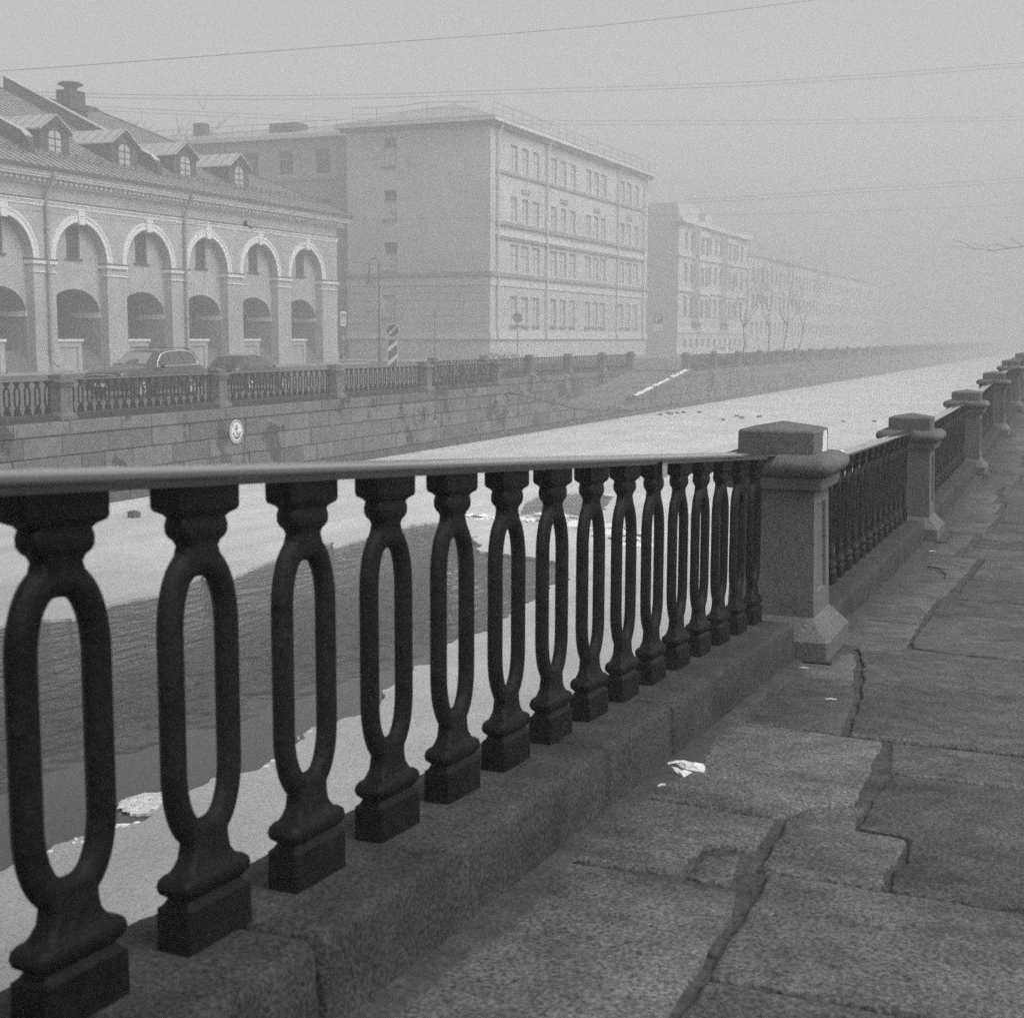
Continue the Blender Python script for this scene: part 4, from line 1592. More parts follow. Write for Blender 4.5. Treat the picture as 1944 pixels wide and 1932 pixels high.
# recessed wing behind the market
wg = thing("plastered_wing", "darker recessed wing of the pale block rising behind the market roof", "building", (-76, 110, -2.05))
WY = 106.6
wx = [-62.2, -65.9, -69.4, -73.0, -76.6, -80.2, -83.8]
wh = []
for x in wx:
    for z0, h_ in ((13.75, 2.1), (9.5, 2.1), (5.3, 2.1), (1.2, 2.1)):
        wh.append((x - .75, x + .75, z0, z0 + h_))
mb = MB()
grid_wall(mb, faceY(WY), -100, -57.9, -2.1, 17.0, wh, .3)
mb.build("wall", B2W, wg, fix=False)
for x in wx:
    for z0, h_ in ((13.75, 2.1), (9.5, 2.1), (5.3, 2.1), (1.2, 2.1)):
        window(wg, 'Y', WY, x, z0, 1.5, h_, "cross", GLASS, FRAME, .2)
for z0, z1, p, mt in ((16.75, 17.05, .6, B2T), (13.2, 13.45, .15, B2D), (8.6, 8.9, .15, B2D), (4.76, 5.07, .25, B2D), (4.0, 4.7, .08, B2T)):
    MB().box(-100, -57.95, WY - p, WY + .1, z0, z1).build("ledge", mt, wg)
mb = MB()
mb.quad((-100, WY - .6, 17.06), (-57.9, WY - .6, 17.06), (-57.9, 114, 18.9), (-100, 114, 18.9))
mb.quad((-100, 121, 17.06), (-57.9, 121, 17.06), (-57.9, 114, 18.9), (-100, 114, 18.9))
mb.build("roof", M("wing_tin_roof", .36, .6, v1=.1, s1=.6), wg, fix=False)
mb = MB()
for k in range(20):
    x = -58.5 - k * 2.1
    mb.tube([(x, WY - .3, 17.1), (x, WY - .3, 18.1)], .03, 4)
for zz in (18.1, 17.6):
    mb.tube([(-58.5, WY - .3, zz), (-99, WY - .3, zz)], .022, 4)
mb.build("roof_railing", STEEL, wg)
MB().box(-69, -66.2, 109, 111, 17.3, 18.6).build("roof_hatch", ROOFD, wg)
MB().box(-78.5, -77.4, 111, 112, 18.0, 19.4).build("chimney", BRICK, wg)

# ------------------------------------------------------------------ hazy tenements farther along
tn = thing("hazy_tenement", "dim fog-bound tenement with stepped attic beyond the pale block", "building", (-52, 174, -2.05))
mb = MB()
cols = [160.2 + k * 2.75 for k in range(11)]
th = []
for u in cols:
    for z0, h_ in ((10.0, 2.1), (6.3, 2.2), (2.2, 2.4), (-1.3, 1.0)):
        th.append((u - .65, u + .65, z0, z0 + h_))
grid_wall(mb, faceX(BX), 157, 191, -2.1, 13.0, th, .3)
grid_wall(mb, faceY(157), -66, BX, -2.1, 14.6, [], .3)
mb.quad((BX, 191, -2.1), (-66, 191, -2.1), (-66, 191, 13), (BX, 191, 13))
mb.build("wall", B3P, tn, fix=False)
for u in cols:
    for z0, h_ in ((10.0, 2.1), (6.3, 2.2), (2.2, 2.4), (-1.3, 1.0)):
        window(tn, 'X', BX, u, z0, 1.3, h_, "cross", DULLP, FRAME, .2)
for z0, z1, p in ((13.0, 13.5, .6), (9.2, 9.5, .2), (5.2, 5.5, .2), (.4, 1.0, .1)):
    MB().box(BX - .1, BX + p, 157 - p, 191 + p, z0, z1).build("ledge", B2T, tn)
mb = MB()
mb.box(-50, BX - .2, 157.2, 166.2, 13.5, 15.2)
mb.box(-50, BX - .2, 169, 172.5, 13.5, 14.9)
mb.build("attic", B3P, tn)
mb = MB()
mb.quad((BX + .5, 157, 13.51), (BX + .5, 191, 13.51), (-55, 191, 16.0), (-55, 157, 16.0))
mb.build("roof", ROOF, tn, fix=False)
for u0 in (163.0, 176.5):
    mb = MB()
    mb.box(BX - .05, BX + .9, u0, u0 + 4.4, 1.6, 12.4)
    for zz in (4.9, 8.9):
        mb.box(BX + .9, BX + 1.05, u0 - .1, u0 + 4.5, zz, zz + .3)
    mb.build("oriel", B3P, tn)
    for zz in (2.3, 6.0, 9.7):
        for q in (1.1, 3.3):
            window(tn, 'X', BX + .9, u0 + q, zz, 1.2, 2.1, "cross", DULLP, FRAME, -.02)
ft = thing("distant_house", "farthest house row, almost lost in fog past the tenement", "building", (-52, 250, -2.05))
mb = MB()
grid_wall(mb, faceX(-46), 196, 320, -2.1, 11.5, [(u - .7, u + .7, z0, z0 + 2) for u in [199 + 3.1 * k for k in range(39)] for z0 in (.2, 4.0, 7.8)], .3)
grid_wall(mb, faceY(196), -62, -46, -2.1, 11.5, [], .3)
mb.build("wall", B3P, ft, fix=False)
mb = MB()
mb.quad((-45.6, 195.6, 11.5), (-45.6, 320, 11.5), (-52, 320, 15), (-52, 195.6, 15))
mb.build("roof", ROOF, ft, fix=False)
mb = MB()
for u in [199 + 3.1 * k for k in range(39)]:
    for z0 in (.2, 4.0, 7.8):
        mb.box(-46.3, -46.22, u - .7, u + .7, z0, z0 + 2)
o = mb.build("window_pane", DULLP, ft)
o['kind'] = 'stuff'


# ------------------------------------------------------------------ cars
def car(name, label, loc, rz, st, wins, paint, parts_fn):
    """st: stations along +y (front at y=0): (y, half width, sill z, belt z, belt half width, roof z, roof half width)"""
    t = thing(name, label, "car", loc, None, rz)
    rings = []
    for (y, wb, zs, zb, wbelt, zr, wr) in st:
        zm = (zs + zb) * .55
        half = [(wb * .93, zs), (wb, zs + .12), (wb * 1.0, zm), (wb * .985, zb - .12), (wbelt, zb), (wr + (wbelt - wr) * .35, zb + (zr - zb) * .6), (wr, zr - .035 * (1 if zr - zb > .1 else .2)),
                (wr * .75, zr), (wr * .3, zr + .012)]
        ring = [(x, y, z) for x, z in half] + [(-x, y, z) for x, z in reversed(half)]
        rings.append(ring)
    MB().loft(rings).build("body", paint, t, local=True, smooth=True, sharp=38)

    def side(y, k, s):
        # point on the greenhouse side: k=0 belt .. 1 roof
        for a, b in zip(st, st[1:]):
            if a[0] <= y <= b[0]:
                q = (y - a[0]) / (b[0] - a[0])
                L = [a[i] + (b[i] - a[i]) * q for i in range(7)]
                zb, wbl, zr, wr = L[3], L[4], L[5], L[6]
                m1 = (wr + (wbl - wr) * .35, zb + (zr - zb) * .6)
                if k < .6:
                    x = wbl + (m1[0] - wbl) * k / .6
                else:
                    x = m1[0] + (wr - m1[0]) * (k - .6) / .4
                return (s * (x + .006), y, zb + (zr - zb) * k)
        return (0, y, 0)
    for s in (-1, 1):
        for poly in wins:
            pts = [side(y, k, s) for y, k in poly]
            c = [(p[0] - s * .012, p[1], p[2]) for p in pts]
            n = len(pts)
            MB().add(pts + c, [tuple(range(n))] + [(i, (i + 1) % n, n + (i + 1) % n, n + i) for i in range(n)]).build("side_window", CGLASS, t, local=True)
    parts_fn(t, side)
    return t


def wheel(t, x, y, r, s):
    mb = MB()
    prof = [(.55 * r, -.10), (.9 * r, -.115), (r, -.08), (r, .08), (.9 * r, .115), (.66 * r, .11), (.64 * r, .06)]
    rings = [[(x + z * s, y + rr * math.cos(2 * PI * k / 20), r + rr * math.sin(2 * PI * k / 20)) for k in range(20)] for rr, z in prof]
    w_ = mb.loft(rings, False, False).build("wheel", TYRE, t, local=True, smooth=True)
    mb = MB()
    for k in range(7):
        a = 2 * PI * k / 7
        for da in (-.12, .12):
            p0 = (x + .085 * s, y + .12 * r * math.cos(a), r + .12 * r * math.sin(a))
            p1 = (x + .10 * s, y + .66 * r * math.cos(a + da), r + .66 * r * math.sin(a + da))
            mb.tube([p0, p1], .022, 4)
    mb.tube([(x + .1 * s, y + .65 * r * math.cos(2 * PI * k / 20), r + .65 * r * math.sin(2 * PI * k / 20)) for k in range(20)], .015, 4, closed=True)
    mb.tube([(x + .07 * s, y, r), (x + .11 * s, y, r)], .05, 8)
    mb.build("rim", RIM, w_, local=True)
    MB().tube([(x + .01 * s, y, r), (x + .03 * s, y, r)], .62 * r, 16).build("brake_disc", BLACKM, w_, local=True)


SUV = [(0.0, .70, .40, .72, .60, .74, .5), (.08, .86, .28, .86, .78, .90, .6), (.35, .94, .24, .98, .86, 1.02, .66), (1.45, .985, .24, 1.07, .90, 1.12, .7),
       (1.6, .985, .24, 1.08, .90, 1.15, .7), (2.35, .985, .24, 1.09, .90, 1.66, .66), (2.6, .985, .24, 1.09, .90, 1.70, .66), (3.4, .985, .24, 1.10, .90, 1.74, .66),
       (4.3, .98, .24, 1.10, .89, 1.71, .64), (4.72, .96, .26, 1.10, .87, 1.64, .62), (4.98, .93, .32, 1.06, .84, 1.16, .62), (5.06, .84, .42, .98, .78, 1.0, .55)]


def suv_parts(t, side):
    for x in (-.90, .90):
        for y in (.98, 4.02):
            wheel(t, x * .98, y, .37, 1 if x > 0 else -1)
    # windscreen
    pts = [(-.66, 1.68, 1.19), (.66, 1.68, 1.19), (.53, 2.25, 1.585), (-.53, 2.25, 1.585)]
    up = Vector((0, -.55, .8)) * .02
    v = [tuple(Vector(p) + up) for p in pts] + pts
    MB().add(v, [(0, 1, 2, 3), (0, 1, 5, 4), (1, 2, 6, 5), (2, 3, 7, 6), (3, 0, 4, 7)]).build("windscreen", SKYGL, t, local=True)
    for s in (-1, 1):
        out = [(2.02, .05), (2.18, .42), (2.5, .78), (3.0, .88), (3.8, .9), (4.3, .85), (4.5, .7), (4.62, .3), (4.6, .06), (3.9, .04), (3.0, .04), (2.02, .04)]
        MB().tube([side(y, k, s) for y, k in out], .024, 5, closed=True).build("window_trim", CHROME, t, local=True)
        mb = MB()
        mb.loft([[(s * (1.02 + .11 * q), 2.12 + .0 * q + dy, 1.13 + dz) for dy, dz in rrect(.05 + .03 * math.sin(PI * q), .07 + .03 * math.sin(PI * q), .03)] for q in (0, .3, .7, 1)])
        mb.build("wing_mirror", PAINT, t, local=True, smooth=True)
        MB().loft([[(s * (.5 + .32 * q), .03 + .22 * q * q - .01, z) for z in (.70, .82)] + [(s * (.5 + .32 * q), .25 + .2 * q, z) for z in (.84, .70)] for q in (0, .5, 1)]).build("headlight", LAMPG, t, local=True)
        MB().box(min(s * .6, s * .86), max(s * .6, s * .86), 4.99, 5.05, .86, 1.0).build("tail_light", SIGNG, t, local=True)
    MB().tube([(-.62, .03, .80), (-.3, -.02, .84), (.3, -.02, .84), (.62, .03, .80)], .018, 5).build("bonnet_trim", CHROME, t, local=True)
    MB().box(-.55, .55, -.03, .05, .48, .70).build("grille", BLACKM, t, local=True)
    MB().box(-.26, .26, -.045, -.03, .42, .53).build("number_plate", SIGNW, t, local=True)
    for x in (-.6, .6):
        MB().tube([(x, 2.7, 1.75), (x, 3.1, 1.785), (x, 4.0, 1.78), (x, 4.5, 1.7)], .018, 5).build("roof_rail", BLACKM, t, local=True)
    MB().box(-.95, -.5, .1, .3, .5, .55).build("bumper_insert", BLACKM, t, local=True)


car("parked_car", "large dark estate car with chrome-edged windows, parked nose left behind railing", (-32.65, 40.3, -2.27), 0, SUV,
    [[(2.08, .08), (2.24, .44), (2.5, .74), (2.82, .82), (2.86, .08)], [(2.92, .08), (2.9, .83), (3.6, .85), (3.7, .08)],
     [(3.78, .08), (3.7, .85), (4.25, .8), (4.42, .62), (4.54, .26), (4.5, .09)]], PAINT, suv_parts)
HB = [(0.0, .66, .40, .66, .58, .68, .5), (.08, .80, .28, .78, .72, .80, .56), (.4, .85, .22, .88, .78, .92, .6), (1.0, .86, .22, .93, .79, .97, .62),
      (1.15, .86, .22, .94, .79, 1.0, .62), (1.85, .86, .22, .96, .79, 1.40, .56), (2.2, .86, .22, .97, .79, 1.46, .56), (2.9, .86, .22, .98, .79, 1.46, .56),
      (3.45, .85, .22, .98, .78, 1.40, .54), (3.85, .83, .26, .96, .76, 1.04, .54), (3.98, .76, .38, .9, .70, .92, .5)]


def hb_parts(t, side):
    for x in (-.8, .8):
        for y in (.75, 3.2):
            wheel(t, x, y, .30, 1 if x > 0 else -1)
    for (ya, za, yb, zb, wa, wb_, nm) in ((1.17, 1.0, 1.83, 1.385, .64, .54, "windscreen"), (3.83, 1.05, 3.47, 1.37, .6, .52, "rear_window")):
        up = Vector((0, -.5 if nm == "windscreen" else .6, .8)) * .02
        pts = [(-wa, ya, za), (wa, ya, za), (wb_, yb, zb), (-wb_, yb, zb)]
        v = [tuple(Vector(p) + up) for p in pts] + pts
        MB().add(v, [(0, 1, 2, 3), (0, 1, 5, 4), (1, 2, 6, 5), (2, 3, 7, 6), (3, 0, 4, 7)]).build(nm, SKYGL if nm == "windscreen" else CGLASS, t, local=True)
    for s in (-1, 1):
        MB().box(min(s * .52, s * .77), max(s * .52, s * .77), 3.9, 3.985, .72, .9).build("tail_light", SIGNG, t, local=True)
        mb = MB()
        mb.loft([[(s * (.88 + .11 * q), 1.5 + dy, 1.0 + dz) for dy, dz in rrect(.04 + .03 * math.sin(PI * q), .05 + .03 * math.sin(PI * q), .03)] for q in (0, .3, .7, 1)])
        mb.build("wing_mirror", PAINT, t, local=True, smooth=True)
        MB().box(min(s * .45, s * .7), max(s * .45, s * .7), .0, .1, .6, .7).build("headlight", LAMPG, t, local=True)
    MB().box(-.26, .26, 3.985, 4.0, .62, .73).build("number_plate", SIGNW, t, local=True)


HBW = [[(1.5, .12), (1.75, .62), (1.95, .82), (2.22, .85), (2.2, .1)], [(2.28, .1), (2.3, .85), (2.95, .85), (3.1, .1)], [(3.18, .14), (3.05, .82), (3.35, .7), (3.5, .3)]]
car("parked_car", "small dark hatchback parked behind the far railing, tail to the estate car", (-32.55, 51.5, -2.27), PI, HB, HBW, PAINT, hb_parts)
car("parked_car", "pale car roof faintly showing over the far railing past the slipway", (-31.2, 121, -2.27), 0, HB, HBW, PAINTP, hb_parts)


# ------------------------------------------------------------------ signs, lamp
def tiltbox(mb, u0, u1, v0, v1, d0, d1):
    mb.box(u0, u1, -d1, -d0, v0, v1)        # local: faces -y


kl = thing("keep_left_sign", "round dark keep-left arrow sign above a striped marker board", "traffic sign", (-31.75, 60.9, -2.28), None, .30)
MB().tube([(0, .04, 0), (0, .04, 2.85)], .035, 8).build("post", STEEL, kl, local=True)
def disc_y(mb, r, y0, y1, cz, n=32):
    mb.py([(r * math.cos(2 * PI * k / n), cz + r * math.sin(2 * PI * k / n)) for k in range(n)], y0, y1)
zc = 2.52
mb = MB(); disc_y(mb, .33, -.01, .01, zc); mb.build("sign_rim", SIGNW, kl, local=True)
mb = MB(); disc_y(mb, .305, -.013, -.0105, zc); mb.build("sign_face", SIGND, kl, local=True)
mb = MB()
a = math.radians(48)
def rot(p):
    return (p[0] * math.cos(a) - p[1] * math.sin(a), zc + p[0] * math.sin(a) + p[1] * math.cos(a))
mb.py([rot(p) for p in [(-.26, 0), (-.11, .085), (-.12, .03), (.27, .03), (.27, -.03), (-.12, -.03), (-.11, -.085)]], -.016, -.0135)
mb.build("arrow", SIGNW, kl, local=True)
mb = MB().box(-.25, .25, -.01, .01, .75, 2.13); mb.build("board_rim", SIGNW, kl, local=True)
mb = MB().box(-.225, .225, -.013, -.0105, .775, 2.105); mb.build("marker_board", SIGND, kl, local=True)
for z0 in (.80, 1.47):
    mb = MB()
    mb.py([(-.224, z0), (-.224, z0 + .22), (.224, z0 + .60), (.224, z0 + .38)], -.016, -.0135)
    mb.build("stripe", SIGNW, kl, local=True)

pc = thing("crossing_sign", "pedestrian crossing sign with pale border beside the market corner", "traffic sign", (-46.6, 82.3, -2.1), None, PI / 2 + .08)
MB().tube([(0, .04, 0), (0, .04, 3.75)], .035, 8).build("post", STEEL, pc, local=True)
MB().box(-.42, .42, -.01, .01, 2.72, 3.66).build("board", SIGNW, pc, local=True)
MB().box(-.31, .31, -.014, -.011, 2.84, 3.54).build("panel", SIGND, pc, local=True)
MB().py([(-.26, 2.93), (.26, 2.93), (0, 3.44)], -.018, -.0145).build("triangle", SIGNW, pc, local=True)
mb = MB()
mb.py([(-.03, 3.06), (.03, 3.06), (.04, 3.22), (-.04, 3.22)], -.022, -.0185)
mb.py([(-.10, 2.96), (-.05, 2.96), (.02, 3.07), (-.02, 3.07)], -.022, -.0185)
mb.py([(.06, 2.96), (.11, 2.96), (.03, 3.07), (-.01, 3.07)], -.0225, -.019)
mb.py([(.028 * math.cos(2 * PI * k / 10), 3.26 + .028 * math.sin(2 * PI * k / 10)) for k in range(10)], -.022, -.0185)
mb.build("walker_emblem", BLACKM, pc, local=True)
MB().box(-.2, .2, -.01, .01, 1.75, 2.1).build("lower_plate", SIGNG, pc, local=True)

rb = thing("round_sign", "round traffic sign seen from behind on thin pole beside the lamp", "traffic sign", (-47.0, 86.5, -2.15), None, .75)
MB().tube([(0, -.04, 0), (0, -.04, 4.1)], .03, 8).build("post", STEEL, rb, local=True)
mb = MB(); disc_y(mb, .35, -.01, .01, 3.72); mb.build("sign_plate", M("sign_back", .2, .6), rb, local=True)

bs = thing("back_of_signs", "two traffic signs seen from behind, a disc over a square", "traffic sign", (-38.45, 93.0, -2.2), None, .4)
MB().tube([(0, -.04, 0), (0, -.04, 3.9)], .035, 8).build("post", STEEL, bs, local=True)
mb = MB(); disc_y(mb, .36, -.03, -.015, 3.5); mb.build("sign_plate", M("sign_back_dark", .22, .6), bs, local=True)
MB().box(-.2, .5, -.01, .01, 3.05, 3.75).build("square_plate", SIGNW, bs, local=True)
MB().box(-.35, .35, -.012, .008, 2.8, 2.98).build("lower_plate", SIGNG, bs, local=True)

pk = thing("parking_sign", "square parking sign lettered P with a small plate below it", "traffic sign", (-32.3, 107.2, -2.27), None, .30)
MB().tube([(0, .04, 0), (0, .04, 4.1)], .03, 8).build("post", STEEL, pk, local=True)
MB().box(-.36, .36, -.01, .01, 3.28, 4.02).build("sign_rim", SIGNG, pk, local=True)
MB().box(-.335, .335, -.013, -.0105, 3.305, 3.995).build("sign_face", SIGND, pk, local=True)
mb = MB()
mb.box(-.19, -.11, -.018, -.0135, 3.4, 3.93)
outer = [(-.11, 3.93), (.05, 3.93)] + [(.05 + .15 * math.cos(t), 3.78 + .15 * math.sin(t)) for t in [PI / 2 - PI * k / 10 for k in range(1, 10)]] + [(.05, 3.63), (-.11, 3.63)]
inner = [(-.11, 3.86), (.05, 3.86)] + [(.05 + .08 * math.cos(t), 3.78 + .08 * math.sin(t)) for t in [PI / 2 - PI * k / 10 for k in range(1, 10)]] + [(.05, 3.70), (-.11, 3.70)]
for i in range(len(outer) - 1):
    mb.py([outer[i], outer[i + 1], inner[i + 1], inner[i]], -.018, -.0135)
mb.build("letter", SIGNW, pk, local=True)
mb = MB().box(-.36, .36, -.01, .01, 2.75, 3.15); mb.build("plate", SIGNW, pk, local=True)
mb = MB()
for z in (2.83, 2.97):
    for k in range(5):
        mb.box(-.28 + k * .12, -.2 + k * .12, -.013, -.0105, z, z + .06)
mb.build("plate_mark", SIGND, pk, local=True)

lp = thing("street_lamp", "tall hooked street lamp standing before the pale block's left face", "street lamp", (-51.0, 95.6, -2.05))
pts = [(0, 0, 0), (0, 0, 7.0)] + [(-.45 + .45 * math.cos(t), 0, 7.35 + .55 * math.sin(t)) for t in [PI * k / 10 for k in range(0, 9)]]
MB().tube(pts, [.09, .06] + [.045] * 9, 8).build("pole", BLACKM, lp, local=True, smooth=True)
MB().rev([(.14, 0), (.12, .9), (.075, 1.0), (.07, 2.2)], (0, 0, 0), 10).build("base", BLACKM, lp, local=True)
e = pts[-1]
MB().rev([(.34, -1.75), (.33, -1.7), (.12, -1.45), (.06, -.7), (.03, -.2), (.02, .0)], (e[0], 0, e[2]), 14).build("lantern", BLACKM, lp, local=True, smooth=True)
tp = thing("thin_post", "thin dark pole standing against the pale block's left face", "pole", (-49.5, 102.3, -2.05))
MB().tube([(0, 0, 0), (0, 0, 4.1)], .05, 6).build("pole", BLACKM, tp, local=True)
hd = MB()
for k in range(500):
    x, y_, z = random.gauss(0, 1.0), random.gauss(0, .7), abs(random.gauss(.2, .25))
    s = random.uniform(.1, .3)
    a, b = random.uniform(0, PI), random.uniform(.3, 1.3)
    d = Vector((math.cos(a) * math.cos(b), math.sin(a) * math.cos(b), math.sin(b))) * s
    q = Vector((0, 0, 1)).cross(d).normalized() * s * .3
    p = Vector((-42.5 + x, 99.2 + y_, -2.1 + z))
    hd.add([p, p + d * .6 + q, p + d, p + d * .6 - q], [(0, 1, 2, 3)])
hedge = thing("low_hedge", "dark leafless hedge clump below the pale block's corner", "hedge", (-42.5, 99.2, -2.1))
hd.build("twigs", LEAF, hedge)


# ------------------------------------------------------------------ bare trees
def bare_tree(x, y, z, h, label, seed, group=None, lean=0., n=6, spread=.55, tw=.012, depth=5, thick=.016):
    r = random.Random(seed)
    t = thing("bare_tree", label, "tree", (x, y, z), group)
    tr, cr = MB(), MB()

    def grow(p, d, L, rad, lev):
        k = 3
        pts = [p]
        q = p.copy()
        dd = d.copy()
        for i in range(k):
            dd = (dd + Vector((r.gauss(0, .12), r.gauss(0, .12), .05 + r.gauss(0, .06)))).normalized()
            q = q + dd * (L / k)
            pts.append(q.copy())
        rads = [rad * (1 - .5 * i / k) for i in range(k + 1)]
        (tr if lev <= 1 else cr).tube(pts, rads, 7 if lev == 0 else (5 if lev < 3 else 3))
        if lev >= depth:
            return
        m = n if lev == 0 else r.choice((2, 3, 3))
        for i in range(m):
            f = r.uniform(.35, 1.0) if lev else r.uniform(.6, 1.0)
            idx = min(k, max(1, int(round(f * k))))
            base = pts[idx]
            a = r.uniform(0, 2 * PI)
            side = Vector((math.cos(a), math.sin(a), 0))
            nd = (dd * (1 - spread) + side * spread * r.uniform(.6, 1.2) + Vector((0, 0, .18))).normalized()
            grow(base, nd, L * r.uniform(.55, .78), max(rads[idx] * r.uniform(.45, .65), tw), lev + 1)
    grow(Vector((0, 0, 0)), Vector((lean, 0, 1)).normalized(), h * .36, h * thick, 0)
    tr.build("trunk", BARK, t, local=True)
    cr.build("crown", BARK, t, local=True)
    return t


bare_tree(-78.5, 100.3, -2.1, 26.5, "bare tree crown showing above the market roof near its chimney", 4, None, 0, 13, .56, .02, 5)
for i, (x, y, hh, ln) in enumerate(((-30.6, 128.5, 12.5, .05), (-30.8, 140.5, 13.5, -.06), (-31, 148.5, 14, .08), (-31, 156, 13, .05))):
    bare_tree(x, y, -2.27, hh, "bare foggy tree on the far quay, %s beyond the parking sign" % ORD[i], 20 + i, "bare trees along the far quay", ln, 6, .5, .005, 5, .0065)
bare_tree(2.9, 33.0, gz(33), 9.0, "bare tree beyond the right edge reaching thin twigs over the railing", 77, None, -.05, 7, .62, .006, 5)
mb = MB()
rt = random.Random(9)
tw_ = [(1.2, 32.6, 2.6), (-.3, 32.4, 2.25), (-1.5, 32.2, 1.95), (-2.2, 32.1, 1.86), (-2.75, 32.0, 1.92)]
br = thing("tree_branch", "thin bare branch poking in at the right edge over the railing", "branch", (1.2, 32.6, 2.6))
mb.tube(tw_, [.02, .012, .007, .004, .002], 5)
for k in range(9):
    i = rt.randrange(1, 4)
    p = Vector(tw_[i]).lerp(Vector(tw_[i + 1]), rt.random())
    e1 = p + Vector((-rt.uniform(.2, .6), rt.uniform(-.2, .2), rt.uniform(-.1, .22)))
    mb.tube([p, p.lerp(e1, .5) + Vector((0, 0, .03)), e1], [.004, .003, .002], 3)
mb.build("twigs", BARK, br)

# ------------------------------------------------------------------ overhead wires
def wire_pt(px, py, depth):
    """a point along a sight line of the survey, at the given distance from the camera plane"""
    d = cam.matrix_world.to_3x3() @ Vector(((px - 972) / 2650, -(py - 966) / 2650, -1)) * depth
    return d


WIRES = [
    ("upper-left overhead wire rising to the top edge of the view", [(-260, 152, 36), (52, 132, 38), (640, 88, 43), (1180, 45, 48), (1700, -20, 54)], .006, 1),
    ("twin overhead wires sagging across the sky just above the roofs", [(-200, 176, 46), (60, 182, 48), (320, 188, 50), (640, 188, 53), (1000, 177, 56), (1460, 161, 60), (1910, 129, 64), (2300, 98, 68)], .005, 2),
    ("twin overhead wires dropping from the chimney towards the pale block's roof", [(-100, 190, 56), (230, 212, 60), (640, 231, 70)], .005, 2),
    ("level twin wires crossing the empty sky right of the pale block", [(940, 237, 66), (1460, 236, 72), (1910, 229, 78), (2300, 220, 84)], .005, 2),
    ("lower pair of faint wires slanting at the right of the sky", [(1300, 386, 62), (1460, 377, 64), (1910, 347, 70), (2300, 318, 76)], .0048, 2),
    ("single faint wire crossing the pale block's upper windows", [(640, 418, 80), (1030, 412, 84), (1510, 405, 88), (1910, 390, 92), (2300, 372, 96)], .006, 1),
    ("dark slack wire with a clamp in front of the market arches", [(-200, 372, 50), (55, 400, 52), (300, 426, 54), (466, 428, 56), (640, 490, 60), (830, 515, 64), (960, 528, 68)], .006, 1),
]
for lb, pts, r, n in WIRES:
    t = thing("overhead_wire", lb, "wire", tuple(wire_pt(*pts[0])), "overhead wires across the street")
    for k in range(n):
        mb = MB()
        P = [wire_pt(a, b - 7 * k, d) for a, b, d in pts]
        # smooth the polyline
        Q = []
        for i in range(len(P) - 1):
            p0, p1, p2, p3 = P[max(i - 1, 0)], P[i], P[i + 1], P[min(i + 2, len(P) - 1)]
            steps = 6
            for j in range(steps):
                s = j / steps
                Q.append(.5 * ((2 * p1) + (p2 - p0) * s + (2 * p0 - 5 * p1 + 4 * p2 - p3) * s * s + (3 * p1 - p0 - 3 * p2 + p3) * s ** 3))
        Q.append(P[-1])
        mb.tube(Q, r, 4)
        mb.build("wire", WIRE, t)
    if "clamp" in lb:
        c = wire_pt(466, 428, 56)
        mb = MB().box(c.x - .05, c.x + .05, c.y - .05, c.y + .05, c.z - .05, c.z + .18)
        mb.tube([c + Vector((0, 0, .02)), wire_pt(478, 433, 56)], .04, 5)
        mb.build("clamp", WIRE, t)

# ------------------------------------------------------------------ litter on the pavement
pp = thing("folded_paper", "crumpled white waxed paper wrapper lying against the plinth", "litter", (-1.245, 4.49, gz(4.49) + .002), None, 0)


low = [(-1.292, 4.434), (-1.282, 4.446), (-1.269, 4.465), (-1.238, 4.432), (-1.205, 4.409), (-1.183, 4.403), (-1.185, 4.361), (-1.189, 4.325),
       (-1.203, 4.328), (-1.243, 4.375), (-1.278, 4.409)]
upp = [(-1.294, 4.442), (-1.299, 4.482), (-1.29, 4.519), (-1.252, 4.531), (-1.183, 4.533), (-1.167, 4.509), (-1.153, 4.462), (-1.146, 4.415),
       (-1.175, 4.42), (-1.209, 4.424), (-1.233, 4.44), (-1.263, 4.472), (-1.277, 4.476)]


def petal(pts, lift, name):
    """a creased leaf of stiff paper: rim on the slab, a ridge running along its middle"""
    cx = sum(p[0] for p in pts) / len(pts)
    cy = sum(p[1] for p in pts) / len(pts)
    def rel(x, y, h):
        return (x + 1.245, y - 4.49, gz(y) - gz(4.49) + h)
    n = len(pts)
    rim = [rel(x, y, lift * .25 + .001) for x, y in pts]
    mid = [rel(cx + (x - cx) * .45, cy + (y - cy) * .45, lift + .004 * (i % 2)) for i, (x, y) in enumerate(pts)]
    bot = [rel(x, y, .0) for x, y in pts]
    mb = MB().loft([bot, rim, mid], True, True)
    mb.build(name, PAPER, pp, local=True)


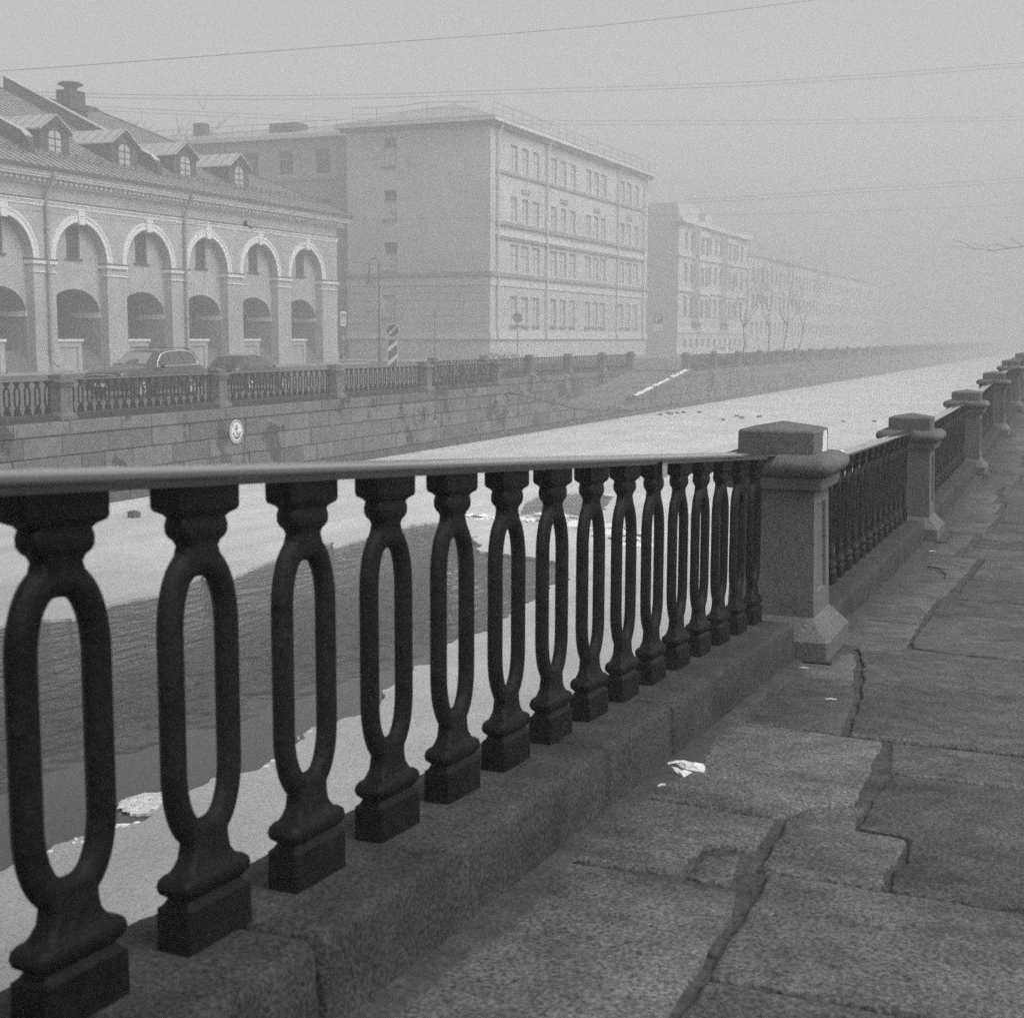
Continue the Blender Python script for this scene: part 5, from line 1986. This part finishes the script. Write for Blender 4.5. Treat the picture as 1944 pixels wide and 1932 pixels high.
petal(low, .004, "lower_fold")
petal(upp, .012, "upper_fold")
for (x, y_, a, ll, lb) in ((-1.22, 4.17, .5, .035, "pale scrap on a slab below the folded paper"), (-1.25, 6.7, 1.4, .045, "cigarette end near the foot of the paint-flecked pier"),
                           (-.99, 5.95, 1.2, .05, "pale scrap beside the dirt joint short of the pier"), (-1.3, 13.0, .9, .07, "pale scrap at the foot of the second pier")):
    z = gz(y_) + .007
    dx, dy = math.sin(a) * ll / 2, math.cos(a) * ll / 2
    mb = MB()
    mb.tube([(x - dx, y_ - dy, z - gz(y_) + gz(y_ - dy)), (x, y_, z + .003), (x + dx, y_ + dy, z - gz(y_) + gz(y_ + dy))], [.003, .005, .003], 7)
    tag(mb.build("paper_scrap", BUTT, smooth=True), lb, "litter", "small pale litter on the pavement")
tg = MB()
tg.tube([(-1.22, 11.9, gz(11.9) + .01), (-1.12, 11.75, gz(11.75) + .02), (-1.03, 11.45, gz(11.45) + .01), (-1.02, 11.2, gz(11.2) + .008)], [.008, .007, .006, .004], 5)
tg.tube([(-1.12, 11.75, gz(11.75) + .02), (-1.04, 11.78, gz(11.78) + .012)], [.005, .003], 5)
tag(tg.build("twig", BARK), "dark curved twig lying on the slabs before the second pier", "twig")
mb = MB()
zc_ = gz(2.89)
mb.loft([[(-.696 + r * math.cos(2 * PI * k / 18), 2.89 + r * math.sin(2 * PI * k / 18), gz(2.89 + r * math.sin(2 * PI * k / 18)) + h) for k in range(18)]
         for r, h in ((.040, -.03), (.040, -.012), (.034, -.007), (.026, -.010), (.018, -.009))], False, True)
mb.build("joint_plug", DIRT, pav, smooth=True)
# soil gathered in a ragged strip along the foot of the plinth
so_ = MB()
SOIL = M("damp_soil", .045, .9, v1=.35, s1=9, v2=.5, s2=70, bump=.006, bs=60)
y = 1.0
pv_ = None
while y < 34:
    e = curbx(y)
    for px0, py0 in PIERS:
        if abs(y - py0) < .335:
            e = max(e, px0 + (.04 if py0 < 8 and py0 > 5 else 0) + .31)
    wd = max(.012, .075 + .075 * nz(0, y, 0, 1.1, 4) + .035 * nz(0, y, 0, 5, 6) + .02 * nz(0, y, 0, 17, 8))
    z = gz(y)
    cur = [(e - .03, y, z + .011), (e + wd * .5, y, z + .0085), (e + wd, y, z + .0045), (e + wd + .004, y, z - .004)]
    if pv_:
        for i in range(3):
            so_.quad(pv_[i], pv_[i + 1], cur[i + 1], cur[i])
    pv_ = cur
    y += .03
tag(so_.build("soil_strip", SOIL), kind='stuff')
# loose grit and soil swept along the joints and the foot of the plinth
gr = MB()
rg_ = random.Random(12)
for k in range(1100):
    m = rg_.random()
    if m < .45:
        y_ = rg_.uniform(2.2, 13)
        x = curbx(y_) + abs(rg_.gauss(0, .03))
        if 6.9 < y_ < 7.65:
            x += .16
    elif m < .85:
        y_ = rg_.uniform(2.3, 10)
        y_ = y_
        x = .975 * (-.76 if y_ < 4.2 else (-.64 if y_ < 5.4 else -.86 - (y_ - 5.4) * .14 if y_ < 7.7 else -.95)) + rg_.gauss(0, .03)
    else:
        y_ = rg_.choice((3.42, 3.56, 4.13, 4.89, 5.42, 6.53, 7.78)) + rg_.gauss(0, .015)
        x = rg_.uniform(-1.3, -.1)
    s = rg_.uniform(.0015, .0045)
    z = gz(y_) - .012
    gr.add([(x - s, y_ - s, z), (x + s, y_ - s, z), (x, y_ + s, z), (x, y_, z + s * 1.4)], [(0, 1, 3), (1, 2, 3), (2, 0, 3)])
tag(gr.build("joint_grit", DIRT), kind='stuff')

# ------------------------------------------------------------------ fog
hz = MB().box(-660, 660, -90, 660, -7.0, 27.0)
hz = hz.build("haze", None)
m = bpy.data.materials.new("fog_air")
m.use_nodes = True
nt = m.node_tree
nt.nodes.clear()
vol = nt.nodes.new("ShaderNodeVolumePrincipled")
vol.inputs['Color'].default_value = (.71, .71, .71, 1)
vol.inputs['Density'].default_value = .0066
vol.inputs['Anisotropy'].default_value = .1
mo = nt.nodes.new("ShaderNodeOutputMaterial")
nt.links.new(vol.outputs[0], mo.inputs['Volume'])
hz.data.materials.append(m)
hz['kind'] = 'stuff'
